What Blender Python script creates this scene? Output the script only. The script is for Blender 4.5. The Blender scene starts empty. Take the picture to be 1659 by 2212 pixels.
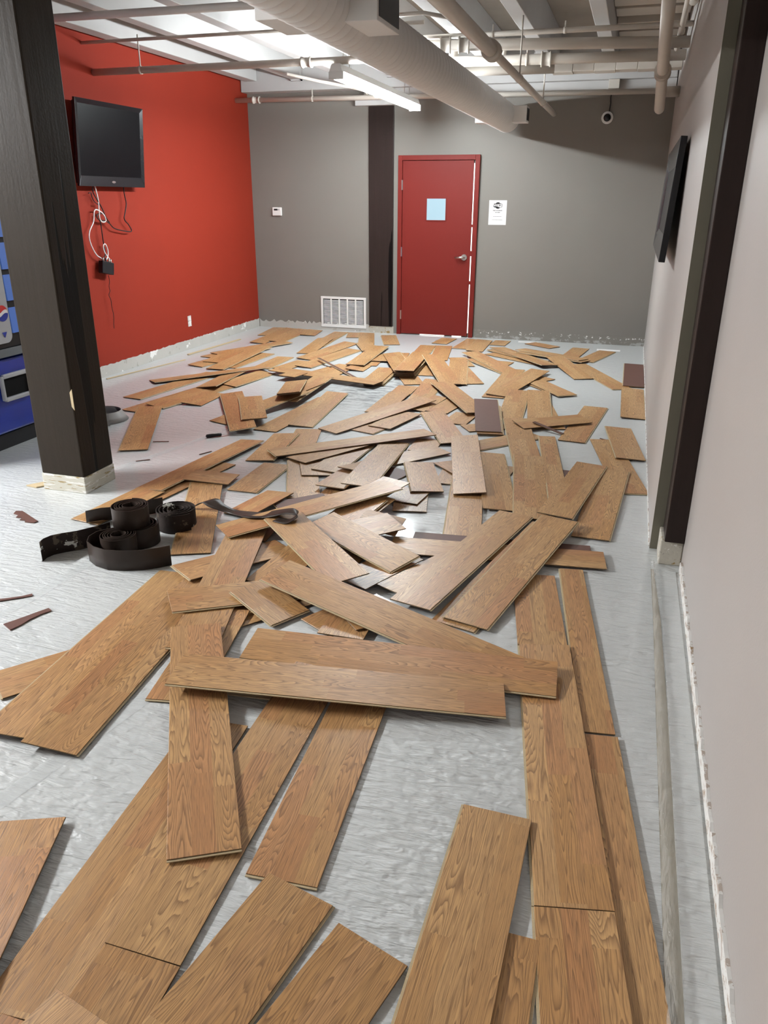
import bpy, bmesh, math, random
from mathutils import Vector, Matrix
random.seed(7)
C = bpy.context.scene.collection
# ------------------------------------------------------------------ camera
FPX, YAW, PITCH, ROLL, CAMH = 1677.87, 0.2948, 0.3821, 0.0046, 1.5987
cy, sy, cp, sp = math.cos(YAW), math.sin(YAW), math.cos(PITCH), math.sin(PITCH)
fw = Vector((-sy*cp, cy*cp, -sp)); rt = Vector((cy, sy, 0)); up = rt.cross(fw)
rt, up = rt*math.cos(ROLL)+up*math.sin(ROLL), up*math.cos(ROLL)-rt*math.sin(ROLL)
cd = bpy.data.cameras.new('camera'); cam = bpy.data.objects.new('camera', cd); C.objects.link(cam)
cam.matrix_world = Matrix(((rt.x, up.x, -fw.x, 0), (rt.y, up.y, -fw.y, 0), (rt.z, up.z, -fw.z, CAMH), (0, 0, 0, 1)))
cd.sensor_fit = 'VERTICAL'; cd.sensor_height = 24; cd.lens = FPX/2212*24; cd.clip_start = .05
sc = bpy.context.scene; sc.camera = cam
# ------------------------------------------------------------------ exposure, world and light strengths
sc.view_settings.view_transform = 'Standard'; sc.view_settings.look = 'None'
sc.view_settings.exposure = 0.41; sc.view_settings.gamma = 1; sc.view_settings.use_curve_mapping = False
TUBE = 212.0         # emission of the tubes in the lamp the photo shows
TUBE2 = 720.0        # tubes of a second, unseen lamp left of the column
TUBE_COL = (0.90, 0.97, 1.0)
w = bpy.data.worlds.new('world'); sc.world = w; w.use_nodes = True
w.node_tree.nodes['Background'].inputs[0].default_value = (1, .97, .94, 1)
w.node_tree.nodes['Background'].inputs[1].default_value = 0.25
sc.cycles.max_bounces = 8; sc.cycles.diffuse_bounces = 5; sc.cycles.use_denoising = True
sc.cycles.sample_clamp_indirect = 6

# ------------------------------------------------------------------ node helpers
class G:
    def __init__(s, name, rough=.6, spec=.5):
        s.m = bpy.data.materials.new(name); s.m.use_nodes = True; s.t = s.m.node_tree
        s.b = s.t.nodes['Principled BSDF']; s.b.inputs['Roughness'].default_value = rough
        s.b.inputs['Specular IOR Level'].default_value = spec
    def n(s, typ, **kw):
        o = s.t.nodes.new(typ)
        for k, v in kw.items(): setattr(o, k, v)
        return o
    def put(s, sock, v):
        if isinstance(v, bpy.types.NodeSocket): s.t.links.new(v, sock)
        elif v is not None: sock.default_value = v
    def m_(s, op, a, b=None, c=None):
        o = s.n('ShaderNodeMath', operation=op)
        for i, v in enumerate((a, b, c)): s.put(o.inputs[i], v)
        return o.outputs[0]
    def xyz(s, kind='Object'):
        o = s.n('ShaderNodeSeparateXYZ'); s.t.links.new(s.n('ShaderNodeTexCoord').outputs[kind], o.inputs[0]); return o.outputs
    def comb(s, x, y, z):
        o = s.n('ShaderNodeCombineXYZ')
        for i, v in enumerate((x, y, z)): s.put(o.inputs[i], v)
        return o.outputs[0]
    def noise(s, vec=None, scale=5., detail=2., rough=.5, dist=0.):
        o = s.n('ShaderNodeTexNoise'); s.put(o.inputs['Scale'], scale); s.put(o.inputs['Detail'], detail)
        s.put(o.inputs['Roughness'], rough); s.put(o.inputs['Distortion'], dist)
        if vec is None: vec = s.n('ShaderNodeTexCoord').outputs['Object']
        s.put(o.inputs['Vector'], vec); return o.outputs['Fac']
    def ramp(s, v, lo, hi):
        o = s.n('ShaderNodeMapRange'); o.interpolation_type = 'SMOOTHSTEP'; o.clamp = True
        s.put(o.inputs['Value'], v); s.put(o.inputs['From Min'], lo); s.put(o.inputs['From Max'], hi); return o.outputs['Result']
    def mix(s, f, a, b):
        o = s.n('ShaderNodeMix', data_type='RGBA'); s.put(o.inputs[0], f)
        for i, v in ((6, a), (7, b)): s.put(o.inputs[i], v if isinstance(v, bpy.types.NodeSocket) else (*v[:3], 1))
        return o.outputs[2]
    def white(s, vec):
        o = s.n('ShaderNodeTexWhiteNoise', noise_dimensions='3D'); s.put(o.inputs['Vector'], vec); return o.outputs
    def col(s, v): s.put(s.b.inputs['Base Color'], v if isinstance(v, bpy.types.NodeSocket) else (*v[:3], 1)); return s
    def rough(s, v): s.put(s.b.inputs['Roughness'], v); return s
    def bump(s, h, strength=.2, dist=.01):
        o = s.n('ShaderNodeBump'); s.put(o.inputs['Strength'], strength); s.put(o.inputs['Distance'], dist); s.put(o.inputs['Height'], h)
        s.t.links.new(o.outputs[0], s.b.inputs['Normal']); return s
def plain(name, col, rough=.5, spec=.5, metal=0., var=.06, scale=6., bump=0.):
    g = G(name, rough, spec); f = g.noise(scale=scale, detail=3)
    lo = tuple(c*(1-var) for c in col); hi = tuple(min(1, c*(1+var)) for c in col)
    g.col(g.mix(f, lo, hi)); g.b.inputs['Metallic'].default_value = metal
    if bump: g.bump(g.noise(scale=220, detail=2), bump, .002)
    return g.m
def glow(name, col, s):
    g = G(name); g.col((.8, .8, .8)); g.b.inputs['Emission Color'].default_value = (*col, 1); g.b.inputs['Emission Strength'].default_value = s; return g.m

def oak_material():
    g = G('oak_laminate', .42, .72); X = g.xyz(); r = g.n('ShaderNodeObjectInfo').outputs['Random']; r100 = g.m_('MULTIPLY', r, 97.3)
    strip = g.m_('FLOOR', g.m_('DIVIDE', g.m_('ADD', X[1], .095), .0634))
    h1 = g.white(g.comb(strip, r100, 3.1))[0]
    xs = g.m_('ADD', g.m_('ADD', X[0], g.m_('MULTIPLY', h1, 1.7)), g.m_('MULTIPLY', r, 9.7))
    seg = g.m_('FLOOR', g.m_('DIVIDE', xs, .46))
    wn = g.white(g.comb(strip, seg, r100)); cs = g.n('ShaderNodeSeparateXYZ'); g.t.links.new(wn[1], cs.inputs[0]); c1, c2, c3 = cs.outputs
    base = g.mix(g.ramp(c1, .1, .9), (.62, .375, .165), (.53, .29, .112))
    base = g.mix(g.m_('MULTIPLY', g.ramp(c2, .55, 1.), .7), base, (.50, .225, .095))
    yo = g.m_('SUBTRACT', g.m_('SUBTRACT', X[1], -.095), g.m_('MULTIPLY', strip, .0634))
    st = g.ramp(c3, .45, .6)                                   # straight-grained boards against cathedral ones
    fx = g.m_('ADD', 2.1, g.m_('MULTIPLY', st, -1.2)); fy = g.m_('ADD', 17., g.m_('MULTIPLY', st, 24.))
    v = g.comb(g.m_('ADD', g.m_('MULTIPLY', X[0], fx), g.m_('MULTIPLY', c1, 60.)), g.m_('ADD', g.m_('MULTIPLY', yo, fy), g.m_('MULTIPLY', c2, 40.)), g.m_('MULTIPLY', c3, 30.))
    n1 = g.noise(v, 1., 1.2, .4, .12)
    fr = g.m_('FRACT', g.m_('MULTIPLY', g.m_('ADD', n1, g.m_('MULTIPLY', g.noise(g.comb(g.m_('MULTIPLY', X[0], 7.), g.m_('MULTIPLY', yo, 130.), c2), 1., 1., .5), .022)), 27.))
    line = g.m_('MULTIPLY', g.m_('POWER', fr, 2.1), g.ramp(fr, 1.0, .88))
    pv = g.comb(g.m_('MULTIPLY', X[0], 18.), g.m_('MULTIPLY', X[1], 520.), g.m_('MULTIPLY', c3, 9.))
    pores = g.ramp(g.noise(pv, 1., 2., .6), .48, .68)
    fine = g.noise(g.comb(g.m_('MULTIPLY', X[0], 3.), g.m_('MULTIPLY', X[1], 60.), c1), 1., 2.)
    col = g.mix(g.m_('MULTIPLY', g.ramp(fine, .35, .7), .22), base, (.36, .205, .10))
    col = g.mix(g.m_('MULTIPLY', line, .92), col, (.15, .068, .028))
    col = g.mix(g.m_('MULTIPLY', pores, .5), col, (.17, .09, .042))
    g.col(col); g.rough(g.m_('ADD', g.m_('MULTIPLY', pores, .12), .38))
    g.bump(g.m_('ADD', pores, line), .12, .0006)
    return g.m
M = {}
M['oak'] = oak_material()
M['core'] = plain('fibreboard_core', (.50, .40, .25), .8, .2, scale=300, var=.15)
M['edge'] = plain('shaded_fibreboard_edge', (.16, .115, .068), .85, .15, scale=300, var=.2)  # tan core fibreboard again, with the groove shade put into the colour
M['back'] = plain('brown_backing', (.125, .058, .043), .55, .4, var=.12, scale=40)
def floor_material():
    g = G('foam_underlayment', .4, .45); X = g.xyz()
    big = g.noise(scale=1.3, detail=3); fine = g.noise(scale=55, detail=2)
    cr = g.noise(g.comb(g.m_('MULTIPLY', X[0], 7.), g.m_('MULTIPLY', X[1], 42.), 0.), 1., 3., .6, .6)
    cr2 = g.noise(g.comb(g.m_('MULTIPLY', X[0], 22.), g.m_('MULTIPLY', X[1], 34.), 3.), 1., 2., .5, .3)
    col = g.mix(big, (.575, .595, .592), (.645, .665, .658)); col = g.mix(g.m_('MULTIPLY', fine, .25), col, (.45, .48, .48))
    # concrete dust trodden into the film near the far heap
    dx = g.m_('ADD', X[0], 2.02); dy = g.m_('SUBTRACT', X[1], 6.6)
    d = g.m_('SQRT', g.m_('ADD', g.m_('MULTIPLY', g.m_('MULTIPLY', dx, dx), 1.6), g.m_('MULTIPLY', g.m_('MULTIPLY', dy, dy), .55)))
    grime = g.m_('MULTIPLY', g.ramp(d, .85, .25), g.ramp(g.noise(g.comb(g.m_('MULTIPLY', X[0], 6.), g.m_('MULTIPLY', X[1], 16.), 0.), 1., 4., .7), .42, .62))
    col = g.mix(g.m_('MULTIPLY', grime, .75), col, (.10, .10, .10))
    specks = g.ramp(g.noise(scale=38, detail=3, rough=.6), .70, .76)
    col = g.mix(g.m_('MULTIPLY', specks, .25), col, (.22, .2, .18))
    g.col(col); g.rough(g.m_('ADD', .30, g.m_('MULTIPLY', big, .22)))
    g.b.inputs['Coat Weight'].default_value = .75; g.b.inputs['Coat Roughness'].default_value = .14
    g.bump(g.m_('ADD', g.m_('MULTIPLY', cr, .8), g.m_('ADD', g.m_('MULTIPLY', cr2, .35), g.m_('MULTIPLY', fine, .05))), .8, .02)
    return g.m
M['floor'] = floor_material()
def paint(name, col, rough=.5, orange=.25):
    g = G(name, rough, .25); f = g.noise(scale=1.5, detail=3)
    g.col(g.mix(f, tuple(c*.94 for c in col), tuple(c*1.05 for c in col)))
    g.bump(g.noise(scale=160, detail=2), orange, .0015); return g.m
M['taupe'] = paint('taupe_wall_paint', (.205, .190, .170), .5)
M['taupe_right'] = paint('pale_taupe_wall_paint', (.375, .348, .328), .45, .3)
M['red'] = paint('orange_red_wall_paint', (.245, .021, .008), .75)
M['doorred'] = paint('dark_red_door_paint', (.15, .012, .008), .55, .05)
M['white'] = plain('white_plastic', (.78, .78, .76), .4, .5, var=.02)
M['ceil'] = plain('white_ceiling_paint', (.47, .46, .45), .6, .3, var=.08, scale=3)
M['deck'] = plain('greyed_ceiling_boards', (.36, .32, .275), .7, .2, var=.15, scale=3)
M['pipe'] = plain('cream_pipe_paint', (.56, .51, .45), .45, .4, var=.06)
M['duct'] = plain('grey_duct_paint', (.66, .64, .62), .5, .4, var=.04)
M['black'] = plain('black_plastic', (.012, .012, .014), .4, .3)
M['screen'] = plain('black_screen', (.004, .004, .005), .3, .12)
M['bevel'] = plain('gloss_black_frame', (.012, .012, .014), .25, .35)
M['metal'] = plain('satin_steel', (.55, .54, .52), .3, .5, 1.)
M['bladesteel'] = plain('dull_blade_steel', (.42, .42, .42), .5, .5, .4)
M['dark'] = plain('dark_void', (.01, .01, .01), .9, .1)
def wood_post(name, col, rough):
    g = G(name, rough, .14); X = g.xyz()
    v = g.comb(g.m_('MULTIPLY', X[0], 30.), g.m_('MULTIPLY', X[1], 30.), g.m_('MULTIPLY', X[2], 1.6))
    n = g.noise(v, 1., 4., .6, .4); crack = g.ramp(g.noise(g.comb(g.m_('MULTIPLY', X[0], 11.), g.m_('MULTIPLY', X[1], 11.), g.m_('MULTIPLY', X[2], .35)), 1., 2., .5), .655, .665)
    c = g.mix(n, tuple(k*.8 for k in col), tuple(k*1.25 for k in col)); c = g.mix(crack, c, (.004, .003, .003))
    g.col(c); g.bump(g.m_('SUBTRACT', g.m_('ADD', n, g.m_('MULTIPLY', g.noise(scale=70, detail=3), .5)), crack), .28, .005); return g.m
M['post'] = wood_post('dark_brown_post_paint', (.021, .0150, .0098), .45)
M['trimbrown'] = wood_post('dark_brown_trim_paint', (.024, .016, .014), .36)
def patchy(name, base, spots, scale=14., thr=.56, sx=1., sz=1.):
    g = G(name, .75, .2); X = g.xyz(); v = g.comb(g.m_('MULTIPLY', X[0], sx), g.m_('MULTIPLY', X[1], sx), g.m_('MULTIPLY', X[2], sz))
    c = g.mix(g.noise(scale=5, detail=4), tuple(k*.8 for k in base), base)
    for i, (sc_, th) in enumerate(spots):
        vv = g.n('ShaderNodeVectorMath', operation='ADD'); g.t.links.new(v, vv.inputs[0]); vv.inputs[1].default_value = (i*13.7, i*5.1, i*3.3)
        c = g.mix(g.ramp(g.noise(vv.outputs[0], scale*(1+.5*i), 4, .65), th, th+.02), c, sc_)
    g.col(c); g.bump(g.noise(scale=60, detail=4), .4, .004); return g.m
M['skirt'] = patchy('scraped_plaster_strip', (.52, .50, .46), [((.78, .77, .74), .60), ((.20, .18, .15), .70), ((.38, .36, .32), .62)], 4.)
M['postfoot'] = patchy('chipped_cream_paint', (.60, .58, .50), [((.72, .71, .68), .55), ((.33, .25, .12), .60)], 6., sx=1., sz=9.)
M['torn'] = patchy('torn_wallboard_paper', (.72, .71, .68), [((.42, .36, .31), .55), ((.30, .20, .11), .64)], 16., sx=1., sz=3.)
M['glue'] = patchy('old_glue_smears', (.50, .47, .40), [((.30, .21, .09), .60), ((.30, .28, .25), .63), ((.68, .67, .63), .62)], 14.)
M['rubber'] = plain('dark_brown_rubber', (.033, .0225, .0175), .45, .28, var=.2, scale=20)
M['rubberglue'] = patchy('brown_rubber_with_glue', (.030, .021, .018), [((.62, .62, .58), .60), ((.10, .08, .06), .60)], 8.)
M['rubbergrey'] = plain('grey_vinyl_strip', (.30, .29, .28), .35, .5, var=.15)
M['blue'] = plain('gloss_blue_panel', (.010, .035, .33), .22, .6, var=.3, scale=4)
M['greypanel'] = plain('light_grey_panel', (.42, .43, .45), .4)
M['paper'] = plain('white_paper', (.80, .79, .78), .7, .2, var=.02)
M['ink'] = plain('black_ink', (.012, .012, .012), .7, .2)
M['grey_ink'] = plain('grey_ink', (.16, .16, .16), .7, .2)
M['tube'] = glow('fluorescent_tube_glow', TUBE_COL, TUBE)
M['tube2'] = glow('fluorescent_tube_glow_near', (.97, .985, 1.), TUBE2)
M['pane'] = glow('daylit_door_pane', (.52, .84, 1.), .50)
M['pane'].node_tree.nodes['Principled BSDF'].inputs['Base Color'].default_value = (.08, .09, .1, 1)
M['gap'] = glow('daylight_door_gap', (1., .97, .93), 1.3)
M['vend_lit'] = glow('backlit_bottle_picture', (.10, .22, .62), .22)
M['vend_lit'].node_tree.nodes['Principled BSDF'].inputs['Base Color'].default_value = (.03, .08, .30, 1)
def clear_film():
    g = G('clear_plastic_film', .07, .7); g.col((.9, .9, .86)); g.b.inputs['Alpha'].default_value = .22
    g.bump(g.noise(g.comb(g.m_('MULTIPLY', g.xyz()[0], 60.), g.m_('MULTIPLY', g.xyz()[1], 14.), 0.), 1., 4., .65, .8), 1., .02); return g.m
M['film'] = clear_film()
def tape():
    g = G('clear_seam_tape', .22, .5); g.col((.80, .82, .82)); g.b.inputs['Alpha'].default_value = .16
    g.bump(g.noise(scale=25, detail=2), .15, .003); return g.m
M['tape'] = tape()

# ------------------------------------------------------------------ mesh helpers
class MB:
    def __init__(s): s.b = bmesh.new()
    def face(s, pts, mi=0):
        f = s.b.faces.new([s.b.verts.new(p) for p in pts]); f.material_index = mi; return s
    def hexa(s, p, mi=0):                       # p: 4 bottom, 4 top
        v = [s.b.verts.new(q) for q in p]
        for i in ((3, 2, 1, 0), (4, 5, 6, 7), (0, 1, 5, 4), (1, 2, 6, 5), (2, 3, 7, 6), (3, 0, 4, 7)):
            f = s.b.faces.new([v[k] for k in i]); f.material_index = mi
        return s
    def box(s, x0, x1, y0, y1, z0, z1, mi=0):
        return s.hexa([(x0, y0, z0), (x1, y0, z0), (x1, y1, z0), (x0, y1, z0), (x0, y0, z1), (x1, y0, z1), (x1, y1, z1), (x0, y1, z1)], mi)
    def tube(s, pts, r, n=14, cap=True, mi=0):
        pts = [Vector(p) for p in pts]; rr = r if isinstance(r, (list, tuple)) else [r]*len(pts); rings = []; u = None
        for i, p in enumerate(pts):
            d = (pts[min(i+1, len(pts)-1)]-pts[max(i-1, 0)]).normalized()
            if u is None: u = d.orthogonal().normalized()
            u = (u-d*u.dot(d)).normalized(); q = d.cross(u)
            rings.append([s.b.verts.new(p+(u*math.cos(2*math.pi*k/n)+q*math.sin(2*math.pi*k/n))*rr[i]) for k in range(n)])
        for a, b in zip(rings, rings[1:]):
            for k in range(n):
                f = s.b.faces.new((a[k], a[(k+1) % n], b[(k+1) % n], b[k])); f.smooth = True; f.material_index = mi
        if cap:
            for f in (s.b.faces.new(rings[0][::-1]), s.b.faces.new(rings[-1])): f.material_index = mi
        return s
    def ribbon(s, pts, z0, h, t=.003, lean=None):   # a standing strip following pts, z0.. per point
        pts = [Vector((p[0], p[1], 0)) for p in pts]; n = len(pts); L = []
        for i, p in enumerate(pts):
            d = (pts[min(i+1, n-1)]-pts[max(i-1, 0)]).normalized(); q = Vector((-d.y, d.x, 0))
            z = z0[i] if isinstance(z0, list) else z0; le = (lean[i] if isinstance(lean, list) else lean or 0)
            row = []
            for side in (-1, 1):
                for (o, zz) in ((.006, 0), (0, .012), (0, .5), (0, 1)):
                    row.append(s.b.verts.new(p+q*(side*t/2+o*(1 if zz == 0 else 0)+le*zz)+Vector((0, 0, z+zz*h))))
            L.append(row)
        for a, b in zip(L, L[1:]):
            for k in range(3):
                for o in (0, 4): s.b.faces.new((a[o+k], b[o+k], b[o+k+1], a[o+k+1])).smooth = True
            for f in (s.b.faces.new((a[3], b[3], b[7], a[7])), s.b.faces.new((a[0], a[4], b[4], b[0]))):
                for e in f.edges: e.smooth = False
        for a in (L[0], L[-1]): s.b.faces.new((a[0], a[1], a[2], a[3], a[7], a[6], a[5], a[4]))
        return s
    def obj(s, name, mats, parent=None, bevel=0., loc=None, smooth=False):
        bmesh.ops.recalc_face_normals(s.b, faces=s.b.faces)
        me = bpy.data.meshes.new(name); s.b.to_mesh(me); s.b.free()
        for m in (mats if isinstance(mats, (list, tuple)) else [mats]): me.materials.append(M[m] if isinstance(m, str) else m)
        if smooth:
            for p in me.polygons: p.use_smooth = True
        o = bpy.data.objects.new(name, me); C.objects.link(o)
        if parent: o.parent = parent
        if loc: o.location = loc
        if bevel:
            b = o.modifiers.new('bevel', 'BEVEL'); b.width = bevel; b.segments = 2; b.limit_method = 'ANGLE'
        return o
def tag(o, label, cat, group=None, kind=None):
    o['label'] = label; o['category'] = cat
    if group: o['group'] = group
    if kind: o['kind'] = kind
    return o
def struct(o): o['kind'] = 'structure'; return o
def empty(name, loc=(0, 0, 0)):
    o = bpy.data.objects.new(name, None); C.objects.link(o); o.location = loc; o.empty_display_size = .1; return o
def box(name, b, mats, parent=None, bevel=0.): return MB().box(*b).obj(name, mats, parent, bevel)

# ------------------------------------------------------------------ room shell
XL, YB, XR, XN, ZD = -4.745, 9.77, .24, .378, 3.24
def grid_floor():
    m = MB(); nx, ny = 60, 120; V = [[None]*(ny+1) for _ in range(nx+1)]
    for i in range(nx+1):
        for j in range(ny+1):
            x = -8.6+(XN+.1+8.6)*i/nx; y = -3+(YB+3.2)*j/ny
            V[i][j] = m.b.verts.new((x, y, 0))
    for i in range(nx):
        for j in range(ny): m.b.faces.new((V[i][j], V[i+1][j], V[i+1][j+1], V[i][j+1]))
    return m
struct(grid_floor().obj('floor', 'floor'))
struct(box('wall_back', (XL-.1, XR+.2, YB, YB+.1, 0, 3.3), 'taupe'))
struct(box('wall_left', (XL-.1, XL, 3.25, YB, 0, 3.3), 'red'))
struct(box('wall_right', (XR, XN+.12, 3.75, YB, 0, 3.3), 'taupe_right'))
struct(box('wall_near', (XN, XN+.12, -3, 3.75, 0, 3.3), 'taupe_right'))
struct(box('wall_front', (-8.6, XN+.12, -3.1, -3, 0, 3.3), 'taupe_right'))
struct(box('wall_side', (-8.7, -8.6, -3, 3.35, 0, 3.3), 'taupe_right'))
struct(box('wall_return', (-8.6, XL-.1, 3.25, 3.35, 0, 3.3), 'taupe_right'))
ceil = struct(box('ceiling', (-8.6, XN+.12, -3, YB, ZD, ZD+.06), 'deck'))
for k, x in enumerate((-4.59, -4.0, -3.39, -2.82, -2.23, -1.63, -1.04, -.44)):
    wd = .06 if k else .075
    MB().box(x-wd, x+wd, -2.95, 9.58, 2.9, ZD-.001).obj('joist', 'ceil', ceil, .006)
    if k > 0 and x < -.2: MB().box(x-.068, x+.068, 9.53, 9.585, 2.885, 2.9).box(x-.068, x-.06, 9.53, 9.585, 2.885, 3.1).box(x+.06, x+.068, 9.53, 9.585, 2.885, 3.1).obj('joist_hanger', 'ceil', ceil)
MB().box(XL+.01, XR-.01, 9.59, YB-.001, 2.79, ZD-.001).obj('ledger_beam', 'ceil', ceil, .008)
MB().box(-3.2, XR-.01, 9.66, YB-.002, 2.70, 2.789).obj('ledger_strip', 'ceil', ceil)
for i in range(5):          # blocking and patch boards between the right-hand joists
    y0 = 6.9+i*.5
    MB().box(-.375, .235, y0, y0+.30, 3.10-.02*(i % 2), 3.14).obj('blocking_board', 'pipe', ceil, .006)

# baseboards: what is left where the skirting was pulled off
def ragged(name, pts, h, t, axis, mats, jag=.006, step=.03):
    m = MB(); (x0, y0), (x1, y1) = pts; n = max(2, int(math.hypot(x1-x0, y1-y0)/step)); row = []
    rnd = random.Random(name)
    for i in range(n+1):
        f = i/n; x = x0+(x1-x0)*f; y = y0+(y1-y0)*f; z = h+rnd.uniform(-jag, jag)
        o = Vector(axis)*t
        row.append([m.b.verts.new(q) for q in ((x, y, .0005), (x+o.x, y+o.y, .0005), (x+o.x, y+o.y, z), (x, y, z+.001))])
    for a, b in zip(row, row[1:]):
        for k in range(4): m.b.faces.new((a[k], a[(k+1) % 4], b[(k+1) % 4], b[k]))
    m.b.faces.new(row[0]); m.b.faces.new(row[-1][::-1])
    return struct(m.obj(name, mats))
ragged('baseboard_left', ((XL+.0003, 3.3), (XL+.0003, YB-.01)), .105, .006, (1, 0, 0), 'skirt')
ragged('baseboard_back', ((XL+.012, YB-.0003), (-2.87, YB-.0003)), .085, .004, (0, -1, 0), 'skirt', .02)
def smear_material():
    g = G('taupe_wall_foot_with_scrapes', .7, .3); X = g.xyz()
    c = g.mix(g.noise(scale=4, detail=4), (.185, .17, .15), (.22, .205, .18))
    sp_ = g.ramp(g.noise(g.comb(g.m_('MULTIPLY', X[0], 20.), 0., g.m_('MULTIPLY', X[2], 34.)), 1., 3., .7), .585, .61)
    zz = g.m_('MULTIPLY', g.ramp(X[2], .052, .062), g.ramp(X[2], .10, .088))
    c = g.mix(g.m_('MULTIPLY', sp_, zz), c, (.80, .79, .76))
    low = g.m_('MULTIPLY', g.ramp(g.noise(g.comb(g.m_('MULTIPLY', X[0], 9.), 0., g.m_('MULTIPLY', X[2], 14.)), 1., 4., .7), .48, .6), g.ramp(X[2], .05, .03))
    c = g.mix(g.m_('MULTIPLY', low, .6), c, (.50, .50, .48)); g.col(c); return g.m
M['smear'] = smear_material()
ragged('trim_1', ((-1.815, YB-.0003), (XR-.002, YB-.0003)), .105, .003, (0, -1, 0), 'smear', .001)
ragged('baseboard_right', ((XR-.0003, 3.77), (XR-.0003, YB-.02)), .018, .004, (-1, 0, 0), 'torn', .008)
ragged('baseboard_near', ((XN-.0003, -1), (XN-.0003, 3.52)), .052, .009, (-1, 0, 0), 'torn', .012, .025)

M['olive_shade'] = paint('shaded_olive_wall_end', (.15, .14, .105), .6)  # darker than the wall it covers, its shade put into the colour
struct(box('trim_shade', (XR, .291, 3.744, 3.7495, 0, 3.24), 'olive_shade'))  # thin sheet added over the wall end to carry that shade
# right-hand pillar let into the wall
p = empty('wall_pillar', (.335, 3.62, 0))
box('post', (-.045, .043, -.075, .12, .125, 3.2), 'trimbrown', p, .004)
box('bare_foot', (-.060, .042, -.055, .12, 0, .125), 'glue', p, .006)['label'] = 'bare foot with glue smears'
tag(p, 'dark brown pillar let into the right wall, bare glue-smeared foot', 'pillar')
# free-standing column on the left
p = empty('wooden_column', (-3.035, 3.69, 0))
box('post', (-.145, .145, -.14, .14, .10, 3.2), 'post', p, .008)
box('chipped_base', (-.147, .147, -.142, .142, 0, .10), 'postfoot', p, .004)['label'] = 'chipped cream paint band'
MB().hexa([(.135, -.1435, .52), (.150, -.1435, .50), (.1495, -.139, .50), (.139, -.1415, .52), (.134, -.1435, .60), (.150, -.1435, .62), (.149, -.139, .62), (.139, -.1415, .60)]).obj('bare_wood_chip', 'core', p)
tag(p, 'square dark brown wooden column on the left with a chipped cream base', 'column')
# dark post on the back wall
p = empty('wall_post', (-3.015, YB, 0))
box('post', (-.155, .155, -.03, -.001, .085, 2.62), 'trimbrown', p, .004)
box('bare_foot', (-.16, .17, -.022, -.001, 0, .085), 'glue', p)['label'] = 'bare glue-stained foot'
box('cap', (-.30, .17, -.10, -.001, 2.62, 2.70), 'ceil', p, .004)
tag(p, 'flat dark brown post on the grey back wall left of the red door', 'post')

# ------------------------------------------------------------------ door
d = struct(empty('door_1', (-2.80, YB, 0)))
f = MB(); f.box(0, .052, -.035, 0, 0, 2.09).box(.932, .985, -.035, 0, 0, 2.09).box(.052, .932, -.035, 0, 2.035, 2.09); f.obj('door_frame', 'doorred', d, .003)
leaf = box('door_leaf', (.056, .912, -.022, -.004, .012, 2.03), 'doorred', d, .002)
MB().box(.914, .924, -.012, -.006, .05, 2.0).obj('light_gap', 'gap', d)['label'] = 'daylight showing through the gap'
for a, b in ((.64, .68), (.97, 1.03), (1.30, 1.33)): MB().box(.912, .930, -.018, -.006, a, b).obj('latch_shadow', 'doorred', d)
MB().box(.30, .62, -.010, -.004, .004, .012).box(.72, .84, -.010, -.004, .003, .012).obj('light_gap', 'gap', d)
pane = MB(); pane.box(.362, .592, -.026, -.0225, 1.375, 1.615); pane.obj('window_pane', 'pane', d)
wf = MB(); wf.box(.352, .362, -.028, -.0225, 1.365, 1.625).box(.592, .602, -.028, -.0225, 1.365, 1.625).box(.362, .592, -.028, -.0225, 1.365, 1.375).box(.362, .592, -.028, -.0225, 1.615, 1.625); wf.obj('pane_bead', 'doorred', d)
for z in (.24, 1.0, 1.76): MB().box(.046, .060, -.040, -.020, z-.05, z+.06).obj('hinge', 'metal', d)
hd = MB(); hd.tube([(.84, -.022, .955), (.84, -.032, .955)], .036, 24).obj('handle_rose', 'metal', d)
MB().tube([(.84, -.03, .955), (.84, -.06, .955), (.83, -.066, .955), (.735, -.066, .952)], [.012, .012, .013, .010], 12).obj('door_handle', 'metal', d)
# ------------------------------------------------------------------ things on the back wall
p = empty('wall_notice', (-1.585, YB, 1.465))
box('sheet', (-.104, .104, -.002, -.0006, -.135, .135), 'paper', p)
def disc(cx, cz, rx, rz, y, n=32):
    m = MB(); m.face([(cx+rx*math.cos(2*math.pi*k/n), y, cz+rz*math.sin(2*math.pi*k/n)) for k in range(n)]); return m
def rrect(x0, x1, z0, z1, r, y, n=6):
    pts = []
    for (cx, cz, a0) in ((x1-r, z1-r, 0), (x0+r, z1-r, 90), (x0+r, z0+r, 180), (x1-r, z0+r, 270)):
        for k in range(n+1):
            a = math.radians(a0+90*k/n); pts.append((cx+r*math.cos(a), y, cz+r*math.sin(a)))
    return pts
lg = disc(0, .078, .036, .036, -.0024); lg.face(rrect(-.055, .020, .056, .100, .018, -.0025)); lg.obj('logo_badge', 'ink', p)
MB().face(rrect(-.004, .055, .055, .101, .019, -.0026)).obj('logo_outline', 'ink', p)
MB().face(rrect(0, .051, .059, .097, .016, -.0027)).obj('logo_panel', 'paper', p)
def text(name, s, size, x, z, mat, parent, y=-.003, align='CENTER', rotz=0., thick=0.):
    cu = bpy.data.curves.new(name, 'FONT'); cu.body = s; cu.size = size; cu.align_x = align; cu.align_y = 'CENTER'; cu.offset = thick
    t = bpy.data.objects.new(name, cu); C.objects.link(t)
    me = bpy.data.meshes.new_from_object(t.evaluated_get(bpy.context.evaluated_depsgraph_get()))
    bpy.data.objects.remove(t); me.materials.clear(); me.materials.append(M[mat]); me.name = name
    o = bpy.data.objects.new(name, me); C.objects.link(o); o.parent = parent
    o.rotation_euler = (math.pi/2, 0, rotz); o.location = (x, y, z); return o
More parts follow.
